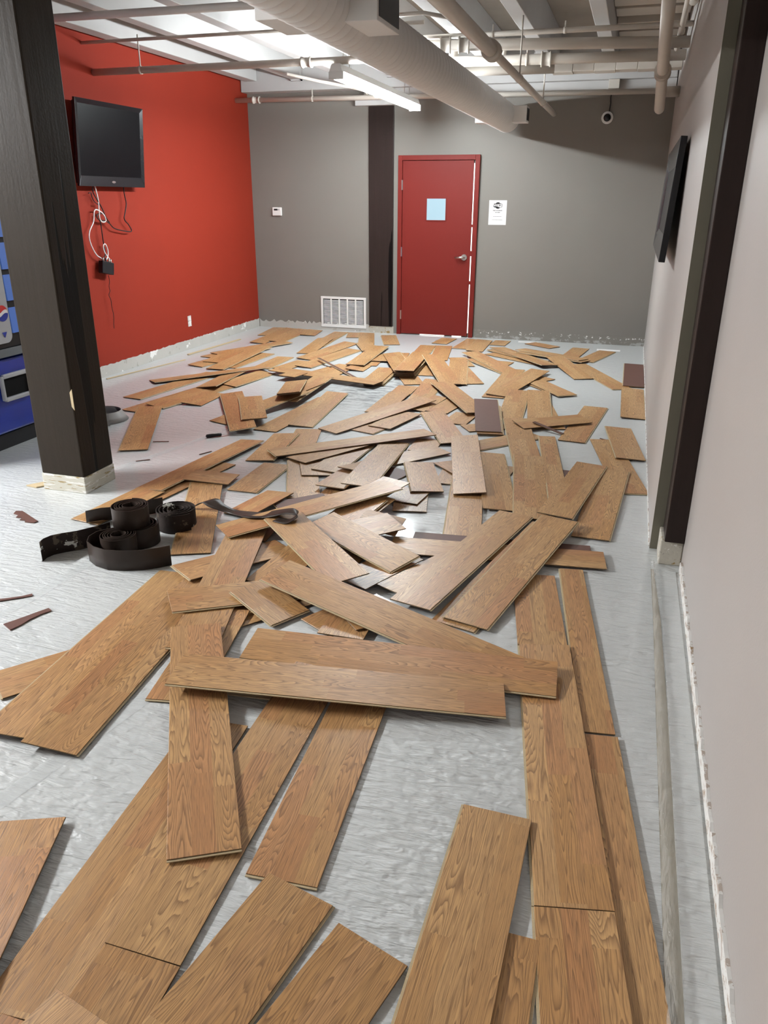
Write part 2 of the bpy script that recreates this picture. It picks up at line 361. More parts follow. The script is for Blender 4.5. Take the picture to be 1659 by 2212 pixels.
text('lettering', 'Wi', .042, -.028, .078, 'paper', p, -.0028, thick=.001)
text('lettering', 'Fi', .042, .026, .078, 'ink', p, -.003, thick=.001)
text('lettering', 'FREE INTERNET', .0165, 0, .022, 'ink', p, thick=.0005)
text('lettering', 'ACCESS', .0165, 0, .001, 'ink', p, thick=.0005)
for z, wd in ((-.042, .052), (-.080, .062)):
    b = MB(); x = -wd
    while x < wd-.004:
        l = random.uniform(.006, .016); b.face([(x, -.0026, z-.0025), (min(wd, x+l), -.0026, z-.0025), (min(wd, x+l), -.0026, z+.0025), (x, -.0026, z+.0025)]); x += l+.0025
    b.obj('text_line', 'grey_ink', p)
tag(p, 'white paper wireless internet notice taped to the back wall right of the red door', 'notice')
p = empty('thermostat', (-4.405, YB, 1.455))
box('body', (-.064, .064, -.026, -.001, -.05, .05), 'white', p, .008)
box('display', (-.038, .012, -.0275, -.026, .012, .033), 'black', p)
box('button_bar', (.016, .038, -.0275, -.026, .014, .031), 'greypanel', p)
tag(p, 'small white thermostat with a dark display on the grey back wall', 'thermostat')
p = empty('return_grille', (-3.53, YB, .235))
g_ = MB(); g_.box(-.31, .31, -.014, -.001, .165, .195).box(-.31, .31, -.014, -.001, -.195, -.16).box(-.31, -.28, -.014, -.001, -.16, .165).box(.28, .31, -.014, -.001, -.16, .165); g_.obj('frame', 'white', p, .003)
box('dark_backing', (-.28, .28, -.002, -.0008, -.16, .165), 'dark', p)
for k in range(5):
    x0 = -.28+k*.112; b = MB()
    for j in range(19):
        z = -.150+j*.0166
        b.hexa([(x0+.008, -.004, z), (x0+.104, -.004, z), (x0+.104, -.0115, z-.006), (x0+.008, -.0115, z-.006), (x0+.008, -.004, z+.0014), (x0+.104, -.004, z+.0014), (x0+.104, -.0115, z-.0046), (x0+.008, -.0115, z-.0046)])
    b.obj('louvre_bank', 'white', p)
    if k: box('divider', (x0-.008, x0+.008, -.013, -.003, -.16, .165), 'white', p)
tag(p, 'white louvred return-air grille low on the back wall beside the dark post', 'vent')
p = empty('security_camera', (-.44, YB, 2.44))
MB().tube([(0, -.001, 0), (0, -.02, 0)], .062, 28).obj('base_ring', 'white', p, .004)
dm = bmesh.new(); bmesh.ops.create_uvsphere(dm, u_segments=20, v_segments=12, radius=.040)
s_ = MB(); s_.b.free(); s_.b = dm; s_.obj('dome', 'bevel', p, loc=(0, -.022, 0), smooth=True)
tag(p, 'round white dome security camera high on the back wall', 'security camera')
cb = MB().tube([(-.425, 9.752, 2.50), (-.418, 9.745, 2.58), (-.424, 9.74, 2.64), (-.405, 9.70, 2.70), (-.385, 9.64, 2.775)], .006, 8).obj('camera_cable', 'black')
tag(cb, 'thin black cable hanging from the ceiling down to the dome camera', 'cable')
jb = box('junction_box', (-.45, -.34, 9.57, 9.65, 2.70, 2.789), 'pipe', None, .004); tag(jb, 'small painted junction box under the beam above the dome camera', 'junction box')
for i, (x, y, sx, sy_, lb) in enumerate(((-.15, 9.36, .13, .05, 'white paper scrap on the floor near the back right corner'), (-1.10, 9.62, .12, .03, 'white paper strip on the floor against the back wall right of the door'))):
    tag(box('paper_scrap', (x-sx, x+sx, y-sy_, y+sy_, .001, .003), 'paper'), lb, 'paper scrap')
# ------------------------------------------------------------------ red wall: television, cables, socket
p = empty('television', (XL+.02, 6.685, 2.05)); p.rotation_euler = (0, math.radians(5), 0)
box('wall_bracket', (.0, .06, -.25, .25, -.2, .2), 'black', p)
box('back_shell', (.06, .098, -.47, .47, -.325, .325), 'black', p, .01)
fr = MB()
o_, i_, zb = .498, .455, .085
def bev(a, b, c_, d_): fr.hexa([(.095, *a), (.095, *b), (.095, *c_), (.095, *d_), (.118, *a), (.118, *b), (.108, *c_), (.108, *d_)])
bev((-o_, .345), (o_, .345), (i_, .305), (-i_, .305)); bev((o_, -.342), (-o_, -.342), (-i_, -.342+zb), (i_, -.342+zb))
bev((-o_, -.342), (-o_, .345), (-i_, .305), (-i_, -.342+zb)); bev((o_, .345), (o_, -.342), (i_, -.342+zb), (i_, .305))
fr.obj('bezel', 'bevel', p, .002)
box('screen', (.098, .1075, -i_, i_, -.342+zb, .305), 'screen', p)
b = MB(); b.face([(.1165, .03*math.cos(t*.3927), -.302+.010*math.sin(t*.3927)) for t in range(16)]); b.obj('oval_badge', 'metal', p)
tag(p, 'large black flat television mounted on the red wall behind the column', 'television')
def cable(name, pts, r, mat, lb):
    n = 5; P = [Vector(q) for q in pts]; out = []
    for i in range(len(P)-1):
        p0, p1, p2, p3 = P[max(i-1, 0)], P[i], P[i+1], P[min(i+2, len(P)-1)]
        for k in range(n):
            t = k/n; out.append(.5*((2*p1)+(p2-p0)*t+(2*p0-5*p1+4*p2-p3)*t*t+(3*p1-p0-3*p2+p3)*t**3))
    out.append(P[-1]); return tag(MB().tube(out, r, 8).obj(name, mat), lb, 'cable')
X_ = -4.70
cable('white_cable',[(X_,6.482,1.703),(X_,6.505,1.599),(X_,6.500,1.506),(X_,6.495,1.435),(X_,6.519,1.402),(X_,6.559,1.398),(X_,6.583,1.413),(X_,6.571,1.452),(X_,6.526,1.485),(X_,6.459,1.506),(X_,6.424,1.483),(X_,6.397,1.402),(X_,6.332,1.334),(X_,6.308,1.270),(X_,6.331,1.192),(X_,6.386,1.117),(X_,6.460,1.077),(X_,6.448,1.047)],0.0055,'white','long white cable looping from the television down to the adapter')
cable('white_cable',[(X_,6.485,1.050),(X_,6.541,1.090),(X_,6.558,1.144),(X_,6.538,1.200),(X_,6.508,1.205),(X_,6.496,1.172),(X_,6.512,1.128),(X_,6.556,1.083),(X_,6.586,1.050),(X_,6.585,1.016)],0.0055,'white','short white cable loop just above the black adapter')
cable('black_cable',[(X_,6.926,1.722),(X_,6.919,1.649),(X_,6.934,1.557),(X_,6.901,1.478),(X_,6.874,1.428),(X_,6.890,1.397),(X_,6.934,1.365),(X_,6.968,1.304),(X_,6.823,1.315),(X_,6.696,1.340),(X_,6.630,1.385),(X_,6.572,1.407),(X_,6.511,1.414)],0.005,'black','black cable drooping from the right of the television to a sharp bend')
cable('black_cable',[(X_,6.447,1.702),(X_,6.449,1.645),(X_,6.488,1.593),(X_,6.544,1.523),(X_,6.589,1.440),(X_,6.637,1.391)],0.005,'black','black cable hanging straight beside the long white one')
cable('black_cable',[(X_,6.380,1.642),(X_,6.415,1.645),(X_,6.422,1.610),(X_,6.453,1.570),(X_,6.498,1.547)],0.004,'black','short curled black cable end just under the television')
cable('black_cable',[(X_,6.533,1.470),(X_,6.471,1.465),(X_,6.459,1.436),(X_,6.498,1.400),(X_,6.504,1.286),(X_,6.508,1.208),(X_,6.516,1.122),(X_,6.482,1.081),(X_,6.478,1.057)],0.005,'black','black cable running from the tangle down into the adapter')
cable('thin_black_wire',[(X_,6.518,0.930),(X_,6.529,0.879),(X_,6.511,0.831),(X_,6.515,0.786),(X_,6.491,0.751),(X_,6.514,0.704),(X_,6.513,0.646),(X_,6.526,0.554),(X_,6.511,0.478),(X_,6.510,0.439)],0.0028,'black','thin wavy black wire hanging below the adapter')
p = empty('power_adapter', (-4.69, 6.49, 1.0)); p.rotation_euler = (math.radians(-12), 0, 0)
box('case', (-.025, .025, -.085, .085, -.055, .055), 'black', p, .006)
for q in (-.05, -.01, .04, .065): MB().tube([(0, q, .05), (0, q, .085)], .008, 8).obj('plug', 'metal' if q != -.01 else 'black', p)
tag(p, 'black adapter box dangling on cables below the television', 'adapter')
p = empty('wall_socket', (XL, 7.97, .31))
box('plate', (.0005, .006, -.034, .034, -.058, .058), 'torn', p)
for z in (-.026, .026): box('receptacle', (.006, .013, -.017, .017, z-.018, z+.018), 'white', p, .004)
tag(p, 'white double wall socket low on the red wall without its cover', 'socket')
# ------------------------------------------------------------------ poster frame on the right wall
p = empty('picture_frame', (XR-.048, 6.2, 1.60)); p.rotation_euler = (0, math.radians(2.9), 0)
W2, H2 = 1.02, .345
fr = MB()
def fq(a, b, c_, d_, xa, xb): fr.hexa([(.012, *a), (.012, *b), (.012, *c_), (.012, *d_), (xa, *a), (xa, *b), (xb, *c_), (xb, *d_)])
for (w0, h0, w1, h1, xa, xb) in ((W2, H2, W2-.10, H2-.10, -.026, -.012), (W2-.10, H2-.10, W2-.14, H2-.14, -.020, -.006)):
    fq((-w0, h0), (w0, h0), (w1, h1), (-w1, h1), xa, xb); fq((w0, -h0), (-w0, -h0), (-w1, -h1), (w1, -h1), xa, xb)
    fq((-w0, -h0), (-w0, h0), (-w1, h1), (-w1, -h1), xa, xb); fq((w0, h0), (w0, -h0), (w1, -h1), (w1, h1), xa, xb)
fr.obj('moulding', 'bevel', p, .003)
box('glazed_panel', (-.004, .010, -W2+.14, W2-.14, -H2+.14, H2-.14), 'screen', p)
tag(p, 'wide black moulded picture frame tilted on the right wall', 'picture frame')
# ------------------------------------------------------------------ ceiling services
def pipe(name, pts, r, lb, mat='pipe', cat='pipe', couplings=(), hangers=()):
    e = empty(name, pts[0]); o = Vector(pts[0]); Q = [Vector(q)-o for q in pts]
    MB().tube(Q, r, 18).obj('pipe_run', mat, e)
    a, b = Q[0], Q[-1]; dr = (b-a).normalized(); rr = r if not isinstance(r, (list, tuple)) else r[0]
    for t in couplings:
        c_ = a+(b-a)*t; MB().tube([c_-dr*.045, c_-dr*.03, c_-dr*.03, c_+dr*.03, c_+dr*.03, c_+dr*.045], [rr*1.45, rr*1.45, rr*1.25, rr*1.25, rr*1.45, rr*1.45], 18).obj('coupling', mat, e)
    for t, top in hangers:
        c_ = a+(b-a)*t; MB().tube([c_+Vector((0, 0, rr)), c_+Vector((0, 0, top-(o+c_).z))], .006, 8).tube([c_-dr*.012, c_+dr*.012], rr*1.15, 18).obj('hanger', mat, e)
    return tag(e, lb, cat)
PZ = 2.9
pipe('conduit_pipe', [(XL+.01, 5.72, 2.845), (-2.0, 5.76, 2.845)], .026, 'grey-brown pipe nearest the camera, crossing under the white joists', 'duct')
pipe('conduit_pipe', [(XL+.004, 6.60, 2.84), (-1.7, 6.58, 2.84)], .013, 'thin white conduit between the two pipes that enter the red wall', hangers=((.7, PZ),))
pipe('sprinkler_pipe', [(XL+.004, 6.72, 2.632), (-2.58, 6.70, 2.632), (-1.64, 6.70, 2.632)], .028, 'white pipe entering the red wall and running to the lamp', couplings=(.655,), hangers=((.155, PZ), (.83, PZ)))
pipe('sprinkler_pipe', [(XL+.004, 9.45, 2.69), (.12, 9.55, 2.66)], .027, 'white pipe running along the top of the grey back wall', couplings=(.055,), hangers=((.2, 2.79),))
pipe('conduit_pipe', [(-3.75, 8.7, 2.84), (-3.5, 9.0, 2.80), (-3.2, 9.3, 2.76), (-3.13, 9.52, 2.75), (-3.12, 9.54, 2.70)], .016, 'bent thin conduit left of the lamp under the joists')
pipe('conduit_pipe', [(-1.95, 6.27, 2.83), (-1.62, 6.22, 2.83), (-1.42, 6.5, 2.83), (-1.40, 6.9, 2.83)], .014, 'small bent conduit emerging from the duct top')
pipe('sprinkler_pipe', [(-1.86, 7.117, 2.83), (XR-.004, 7.168, 2.84)], .020, 'slimmest of the parallel pipes crossing right of the duct', hangers=((.28, PZ), (.55, PZ)))
pipe('drain_pipe', [(-1.86, 7.05, 2.765), (XR-.004, 7.45, 2.765)], .042, 'upper thick cream pipe crossing right of the duct', couplings=(.1, .17))
pipe('drain_pipe', [(-1.86, 7.90, 2.765), (XR-.004, 8.10, 2.77)], .043, 'lower thick cream pipe crossing right of the duct', couplings=(.44,), hangers=((.36, PZ),))
pipe('drain_pipe', [(-1.80, 8.02, 2.95), (-1.80, 8.12, 2.80), (-1.76, 8.25, 2.74), (-1.55, 8.26, 2.735), (-.90, 8.36, 2.745)], .045, 'short thick cream pipe with an elbow beside the duct', hangers=((.5, PZ),))
b = MB()
for k in range(6): b.box(-.95+k*.198, -.95+k*.198+.196, 8.60, 8.78, 2.74+.004*(k % 2), 2.86)
tag(b.obj('boxed_beam', 'pipe', None, .004), 'jointed boxed-in beam crossing below the right ceiling pipes', 'beam')
pipe('sprinkler_pipe', [(-1.0, 3.2, 2.47), (-1.0, 5.62, 2.475)], .042, 'thick near half of the pipe running lengthwise right of the duct', couplings=(.985,))
pipe('sprinkler_pipe', [(-1.0, 5.69, 2.475), (-1.0, 9.60, 2.475)], .028, 'thin far half of the lengthwise pipe, ending at the back wall', hangers=((.3, PZ), (.72, PZ)))
b = [(.028, 5.77, 2.874), (.0795, 8.60, 2.405), (.081, 8.64, 2.397), (.0813, 8.655, 2.394)]
pipe('drain_pipe', b, [.046, .046, .036, .01], 'capped drain pipe sloping down in front of the right corner', couplings=(.62,))
pipe('drain_pipe', [(.073, 8.46, 2.53), (XR-.004, 8.50, 2.535)], .045, 'stub pipe from the right wall meeting the capped drain pipe')
pipe('conduit_pipe', [(.17, 5.9, 2.93), (.155, 7.9, 2.79)], .022, 'thin pipe sloping beside the capped drain at the right wall')
pipe('drain_pipe', [(.205, 5.2, 2.90), (.2, 6.6, 2.88)], .034, 'thick pipe stub hugging the top of the right wall')
# spiral duct
p = empty('air_duct', (-1.5, 0, 2.44))
R0 = .141; m = MB(); pts = []; rr = []; y = 2.4
while y < 9.42:
    for dy, r in ((0, R0), (.080, R0), (.083, R0+.0025), (.087, R0+.0025)): pts.append((0, y+dy, 0)); rr.append(r)
    y += .09
m.tube(pts, rr, 40).obj('duct_run', 'duct', p)
MB().tube([(0, y, 0), (0, y+.02, 0)], R0+.004, 40).obj('end_cap', 'duct', p)
def register(yc, side, l, h, out):
    x0, x1 = sorted((side*.10, side*(.141+out)))
    r = MB().box(x0, x1, yc-l/2, yc+l/2, -h/2, h/2).obj('register_box', 'duct', p, .003)
    xf = side*(.141+out)
    b = MB(); a0, a1 = sorted((xf, xf+side*.004)); b.box(a0, a1, yc-l/2+.02, yc+l/2-.02, -h/2+.02, h/2-.02).obj('grille_opening', 'black', p)
register(9.20, 1, .20, .155, .13); register(9.20, -1, .20, .155, .13)
register(4.09, 1, .36, .17, .13); register(3.95, -1, .36, .17, .13)
tag(p, 'round spiral air duct painted grey hanging under the ceiling', 'air duct')
# lamps
def lamp(name, x, y0, z, tube, lb, chain=True):
    p = empty(name, (x, y0, z))
    MB().hexa([(-.055, 0, .02), (.055, 0, .02), (.055, 2.44, .02), (-.055, 2.44, .02), (-.035, 0, .075), (.035, 0, .075), (.035, 2.44, .075), (-.035, 2.44, .075)]).obj('housing', 'white', p, .003)
    for yy in (0, 1.205, 2.42): box('lamp_holder', (-.06, .06, yy, yy+.02, -.035, .02), 'white', p)
    for yy in (.024, 1.229):
        for xx in (-.036, .036): MB().tube([(xx, yy, -.012), (xx, yy+1.172, -.012)], .0165, 12).obj('tube', tube, p)
    for yy in (.25, 2.1):
        for s in (-1, 1): MB().tube([(s*.03, yy, .07), (0, yy+s*.03, PZ-z)], .0035, 6).obj('chain', 'metal', p)
    return tag(p, lb, 'lamp', None)
lamp('fluorescent_lamp', -2.40, 6.54, 2.515, 'tube', 'long lit twin-tube fluorescent strip lamp hanging left of the duct')
lamp('fluorescent_lamp', -6.3, .6, 2.70, 'tube2', 'second fluorescent strip lamp, out of view to the left of the column')
# ------------------------------------------------------------------ drinks machine
p = empty('drinks_machine', (-4.34, 4.1, 0)); FX = .39
box('cabinet', (-.385, .36, -.47, .55, .10, 1.83), 'blue', p, .01)
box('plinth', (-.385, .37, -.46, .54, 0, .10), 'black', p)
box('upper_frame', (.36, FX, -.47, .55, .665, 1.83), 'black', p, .006)
b = MB(); b.hexa([(.36, -.47, .60), (FX+.03, -.47, .615), (FX+.03, .55, .615), (.36, .55, .60), (.36, -.47, .665), (FX+.01, -.47, .665), (FX+.01, .55, .665), (.36, .55, .665)]).obj('black_ledge', 'black', p)
box('lower_door', (.36, FX+.005, -.47, .55, .11, .60), 'blue', p, .02)
b = MB(); b.face([(FX+.012, yy, zz) for _, yy, zz in [(0, q[0], q[2]) for q in rrect(-.02, .236, .70, 1.80, .05, 0)]]); b.obj('selection_panel', 'greypanel', p)
for k, z in enumerate((.755, .965, 1.165, 1.365, 1.565)):
    MB().hexa([(FX, .25, z), (FX+.012, .25, z), (FX+.012, .40, z), (FX, .40, z), (FX, .25, z+.165), (FX+.004, .25, z+.165), (FX+.004, .40, z+.165), (FX, .40, z+.165)]).obj('product_window', 'vend_lit', p)
cz, cyy, rr = .893, .175, .052
def seg(z0f, z1f, mat, name, x):
    m = MB(); n = 24; top = []; bot = []
    for k in range(n+1):
        yy = -1+2*k/n; lim = math.sqrt(max(0, 1-yy*yy)); wv = .22*math.sin(yy*2.6)
        a = max(-lim, min(lim, z0f(yy, wv))); c_ = max(-lim, min(lim, z1f(yy, wv)))
        top.append((x, cyy+yy*rr, cz+c_*rr)); bot.append((x, cyy+yy*rr, cz+a*rr))
    for k in range(n):
        if (Vector(top[k])-Vector(bot[k])).length+(Vector(top[k+1])-Vector(bot[k+1])).length > 1e-5: m.b.faces.new([m.b.verts.new(q) for q in (bot[k], bot[k+1], top[k+1], top[k])])
    m.obj(name, mat, p)
M['emb_red'] = plain('emblem_red', (.55, .02, .02), .4); M['emb_blue'] = plain('emblem_blue', (.01, .03, .30), .4)
seg(lambda y, w_: -1, lambda y, w_: 1, 'paper', 'emblem', FX+.014)
seg(lambda y, w_: .22+w_, lambda y, w_: 1, 'emb_red', 'emblem', FX+.0155)
seg(lambda y, w_: -1, lambda y, w_: -.22+w_, 'emb_blue', 'emblem', FX+.0155)
MB().face([(FX+.0145, .145, .772), (FX+.0145, .19, .772), (FX+.0145, .168, .735)]).obj('arrow_mark', 'emb_blue', p)
b = MB(); b.box(FX+.005, FX+.03, .07, .31, .475, .505).box(FX+.005, FX+.03, .07, .31, .32, .35).box(FX+.005, FX+.03, .05, .075, .33, .495).box(FX+.005, FX+.03, .305, .33, .33, .495); b.obj('delivery_frame', 'greypanel', p, .008)
box('delivery_opening', (FX+.004, FX+.012, .075, .305, .35, .475), 'dark', p)
tag(p, 'blue drinks vending machine with a grey selection panel, partly behind the column', 'vending machine')
# ------------------------------------------------------------------ rubber skirting coils and strips
def spiral(cx, cy_, r0, r1, turns, a0=0., n=26):
    out = []
    for k in range(int(turns*n)+1):
        t = k/(turns*n); a = a0+2*math.pi*turns*t; r = r0+(r1-r0)*t; r *= 1+.03*math.sin(a*1.3)
        out.append((cx+r*math.cos(a), cy_+r*math.sin(a)))
    return out
RH = .102
RS = [((-2.164,3.486,0.020),(-2.163,3.510,0.021)),((-2.097,3.479,0.064),(-2.044,3.544,0.071)),((-2.039,3.469,0.048),(-1.970,3.518,0.051)),((-1.920,3.468,0.027),(-1.902,3.512,0.032)),((-1.769,3.356,0.067),(-1.817,3.509,0.034)),((-1.679,3.355,0.075),(-1.744,3.515,0.037)),((-1.600,3.349,0.097),(-1.626,3.447,0.090)),((-1.541,3.357,0.113),(-1.543,3.419,0.120)),((-1.475,3.345,0.117),(-1.514,3.410,0.124)),((-1.483,3.322,0.104),(-1.494,3.405,0.110)),((-1.523,3.300,0.087),(-1.518,3.359,0.091)),((-1.612,3.321,0.085),(-1.592,3.372,0.089))]

m = MB(); rows_ = []
def cr(P, t, i):
    p0, p1, p2, p3 = (Vector(P[max(0, min(len(P)-1, k))]) for k in (i-1, i, i+1, i+2))
    return .5*((2*p1)+(p2-p0)*t+(2*p0-5*p1+4*p2-p3)*t*t+(3*p1-p0-3*p2+p3)*t**3)
A_ = [q[0] for q in RS]; B_ = [q[1] for q in RS]
for i in range(len(RS)-1):
    for k in range(5):
        a, b = cr(A_, k/5, i), cr(B_, k/5, i); rows_.append([m.b.verts.new(a+(b-a)*f_) for f_ in (0, .33, .66, 1)])
for a, b in zip(rows_, rows_[1:]):
    for k in range(3): m.b.faces.new((a[k], a[k+1], b[k+1], b[k])).smooth = True
o = m.obj('rubber_strip', 'rubber'); sd = o.modifiers.new('thickness', 'SOLIDIFY'); sd.thickness = .003; sd.offset = 1
tag(o, 'curled dark rubber skirting strip lying across the planks at the left of the heap', 'rubber strip')
GC = 'rolls of pulled-off rubber skirting'
o = MB().ribbon(spiral(-2.20, 3.05, .03, .098, 5.1, .5), .0015, RH).obj('rubber_coil', 'rubber'); tag(o, 'bottom coil of the two stacked dark rubber skirting rolls', 'rubber coil', GC)
o = MB().ribbon(spiral(-2.228, 3.03, .030, .094, 5.0, 2.), .0015+RH+.001, RH).obj('rubber_coil', 'rubber'); tag(o, 'top coil of the two stacked dark rubber skirting rolls', 'rubber coil', GC)
o = MB().ribbon(spiral(-2.13, 3.285, .03, .112, 4.2, -1.6), .0015, RH).obj('rubber_coil', 'rubberglue'); tag(o, 'loose rubber coil with white glue patches, right behind the stacked rolls', 'rubber coil', GC)
sp3 = spiral(-2.222, 2.905, .030, .090, 5.0, 2.2)
sp3 += [(-2.335, 2.90), (-2.335, 2.84), (-2.305, 2.785), (-2.24, 2.745), (-2.166, 2.728), (-2.085, 2.742), (-2.008, 2.774), (-1.95, 2.82), (-1.909, 2.86)]
o = MB().ribbon(sp3, .0015, RH).obj('rubber_coil', 'rubber'); tag(o, 'front rubber skirting coil with a loose tail curving right to the planks', 'rubber coil', GC)
o = MB().ribbon([(-2.512, 2.712), (-2.520, 2.75), (-2.512, 2.79), (-2.48, 2.83), (-2.43, 2.875), (-2.38, 2.95), (-2.345, 3.02)], .0015, RH).obj('rubber_strip', 'rubberglue'); tag(o, 'short standing rubber strip with torn glue marks, left of the front coil', 'rubber strip')
o = MB().ribbon([(-2.60, 3.16), (-2.54, 3.215), (-2.46, 3.27), (-2.38, 3.36), (-2.31, 3.44)], [0.011, 0.012, 0.002, 0.002, 0.002], .085, .003, [-.05, -.04, -.02, -.01, 0]).obj('rubber_strip', 'rubber'); tag(o, 'leaning rubber strip behind the stacked rolls', 'rubber strip')
o = MB().ribbon(spiral(-3.80, 4.99, .15, .215, 1.7, 1.2), .0015, .075, .003, .05).obj('vinyl_coil', 'rubbergrey'); tag(o, 'grey skirting coil on the floor, partly hidden behind the wooden column', 'rubber coil', GC)
# ------------------------------------------------------------------ small things on the floor
p = empty('putty_knife', (-2.73, 4.845, .014)); p.rotation_euler = (0, 0, math.radians(43))
MB().tube([(-.09, 0, 0), (-.085, 0, 0), (-.06, 0, 0), (-.01, 0, 0), (.02, 0, 0), (.025, 0, 0)], [.004, .012, .0135, .0115, .013, .008], 14).obj('handle', 'black', p)
MB().tube([(-.035, 0, .0122), (-.02, 0, .0122)], .004, 8).obj('handle_badge', 'metal', p)
MB().hexa([(.02, -.006, -.001), (.075, -.008, -.004), (.075, .008, -.004), (.02, .006, -.001), (.02, -.006, .001), (.075, -.008, -.003), (.075, .008, -.003), (.02, .006, .001)]).hexa([(.075, -.008, -.004), (.105, -.028, -.008), (.115, .03, -.008), (.075, .008, -.004), (.075, -.008, -.003), (.105, -.028, -.0072), (.115, .03, -.0072), (.075, .008, -.003)]).obj('blade', 'bladesteel', p)
tag(p, 'putty knife with a black handle lying on the floor left of the heap', 'putty knife')
def scrap(pts, lb, mat='back', t=.004, z=.0015, name='backing_scrap'):
    m = MB(); lo = [m.b.verts.new((x, y, z)) for x, y in pts]; hi = [m.b.verts.new((x, y, z+t)) for x, y in pts]
    m.b.faces.new(lo[::-1]); m.b.faces.new(hi); n = len(pts)
    for k in range(n): m.b.faces.new((lo[k], lo[(k+1) % n], hi[(k+1) % n], hi[k]))
    return tag(m.obj(name, mat), lb, 'scrap')
scrap([(-3.085, 3.20), (-3.05, 3.21), (-2.87, 3.115), (-2.875, 3.09), (-2.93, 3.085), (-2.94, 3.105), (-2.975, 3.10), (-2.985, 3.13), (-3.02, 3.125), (-3.03, 3.155), (-3.07, 3.165)], 'jagged mauve-brown scrap on the floor in front of the column base')
scrap([(-2.52, 2.29), (-2.42, 2.347), (-2.36, 2.39), (-2.331, 2.424), (-2.317, 2.407), (-2.36, 2.372), (-2.43, 2.318), (-2.51, 2.265)], 'narrow brown scrap at the left edge of the view, upper of two')
scrap([(-2.262, 2.172), (-2.235, 2.222), (-2.178, 2.338), (-2.152, 2.324), (-2.172, 2.285), (-2.186, 2.235), (-2.19, 2.19), (-2.203, 2.143)], 'tapering brown scrap on the floor, lower of two at the left')
scrap([(-3.315, 3.555), (-3.235, 3.545), (-3.195, 3.60), (-3.24, 3.66)], 'small wood offcut lying against the left side of the column base', 'core', .007, name='wood_offcut')
for i, (x, y, l, a, lb) in enumerate(((-3.05, 4.60, .11, 20, 'thin sliver on the floor right of the lone plank by the column, farther one'), (-2.62, 4.46, .10, 65, 'thin sliver on the floor above the paired long planks'), (-2.93, 4.19, .09, 40, 'thin sliver on the floor right of the lone plank by the column, nearer one'), (-.05, 5.62, .07, -30, 'thin sliver on bare floor below the lone slanting plank on the right'))):
    o = box('wood_sliver', (-l/2, l/2, -.004, .004, 0, .004), 'back'); o.location = (x, y, .0015); o.rotation_euler = (0, 0, math.radians(a)); tag(o, lb, 'sliver')
def strip(name, a, b, wd, h, mat, lb, z=.001):
    a = Vector((*a, 0)); b = Vector((*b, 0)); L_ = (b-a).length; o = box(name, (0, L_, -wd/2, wd/2, 0, h), mat, None, h*.3)
    o.location = (a.x, a.y, z); o.rotation_euler = (0, 0, math.atan2((b-a).y, (b-a).x)); return tag(o, lb, 'strip')
strip('wood_strip', (-4.571, 7.59), (-4.49, 8.69), .03, .012, 'core', 'thin pale strip of wood along the red wall, farther one')
strip('wood_strip', (-4.665, 6.25), (-4.454, 7.33), .02, .008, 'core', 'thin reddish strip of wood along the red wall, nearer one')
# seam tape and clear film on the underlayment
def band(name, pts, wd, mat, lb, cat, z=.0012, th=.0006):
    m = MB(); rows = []
    for i, (x, y) in enumerate(pts):
        q = pts[min(i+1, len(pts)-1)]; r = pts[max(i-1, 0)]; dd = Vector((q[0]-r[0], q[1]-r[1], 0)).normalized(); nn = Vector((-dd.y, dd.x, 0))
        w_ = wd[i] if isinstance(wd, (list, tuple)) else wd
        rows.append([m.b.verts.new(Vector((x, y, z))+nn*w_/2), m.b.verts.new(Vector((x, y, z))-nn*w_/2), m.b.verts.new(Vector((x, y, z+th))-nn*w_/2), m.b.verts.new(Vector((x, y, z+th))+nn*w_/2)])
    for a, b in zip(rows, rows[1:]):
        for k in range(4): m.b.faces.new((a[k], a[(k+1) % 4], b[(k+1) % 4], b[k]))
    m.b.faces.new(rows[0]); m.b.faces.new(rows[-1][::-1])
    return tag(m.obj(name, mat), lb, cat)
band('seam_tape', [(-1.63, 1.0), (-1.50, 1.6), (-1.30, 2.6), (-1.1, 3.6)], .06, 'tape', 'clear seam tape on the underlayment at lower left', 'tape')
band('seam_tape', [(-2.40, 1.6), (-2.31, 2.4), (-2.28, 3.0), (-2.05, 4.55), (-1.95, 5.6)], .05, 'tape', 'clear seam tape running past the dark coils', 'tape')
band('seam_tape', [(-3.02, 3.9), (-2.66, 5.4), (-2.3, 7.0)], .05, 'tape', 'clear seam tape on the pinkish floor beside the lone plank', 'tape')
fl = MB(); ny = 150; rows = []
rnd = random.Random(5)
for j in range(ny+1):
    y = 1.0+2.56*j/ny; row = []
    wd = .040 if y < 2.6 else .040-.025*(y-2.6)/.96
    for i in range(7):
        f_ = i/6; row.append(fl.b.verts.new((.246+wd*f_+rnd.uniform(-.002, .002), y, .004+.010*math.sin(f_*math.pi)+rnd.uniform(0, .011))))
    rows.append(row)
for a, b in zip(rows, rows[1:]):
    for i in range(6): fl.b.faces.new((a[i], a[i+1], b[i+1], b[i])).smooth = True
tag(fl.obj('plastic_film', 'film'), 'crinkled clear plastic film edge along the floor by the near right wall', 'plastic film')
M['subfloor'] = plain('bare_dusty_subfloor', (.33, .30, .24), .7, .2, var=.2, scale=9)
band('bare_strip', [(.266, .6), (.266, 2.2), (.262, 3.0), (.25, 3.5)], [.04, .04, .03, .012], 'subfloor', 'bare beige strip of subfloor showing under the clear plastic film', 'subfloor strip', .0006, .0004)
band('underlay_flap', [(.322, .6), (.322, 2.2), (.318, 3.5)], [.075, .075, .07], 'floor', 'grey underlayment flap folded up against the near right wall', 'underlayment', .0015, .003)
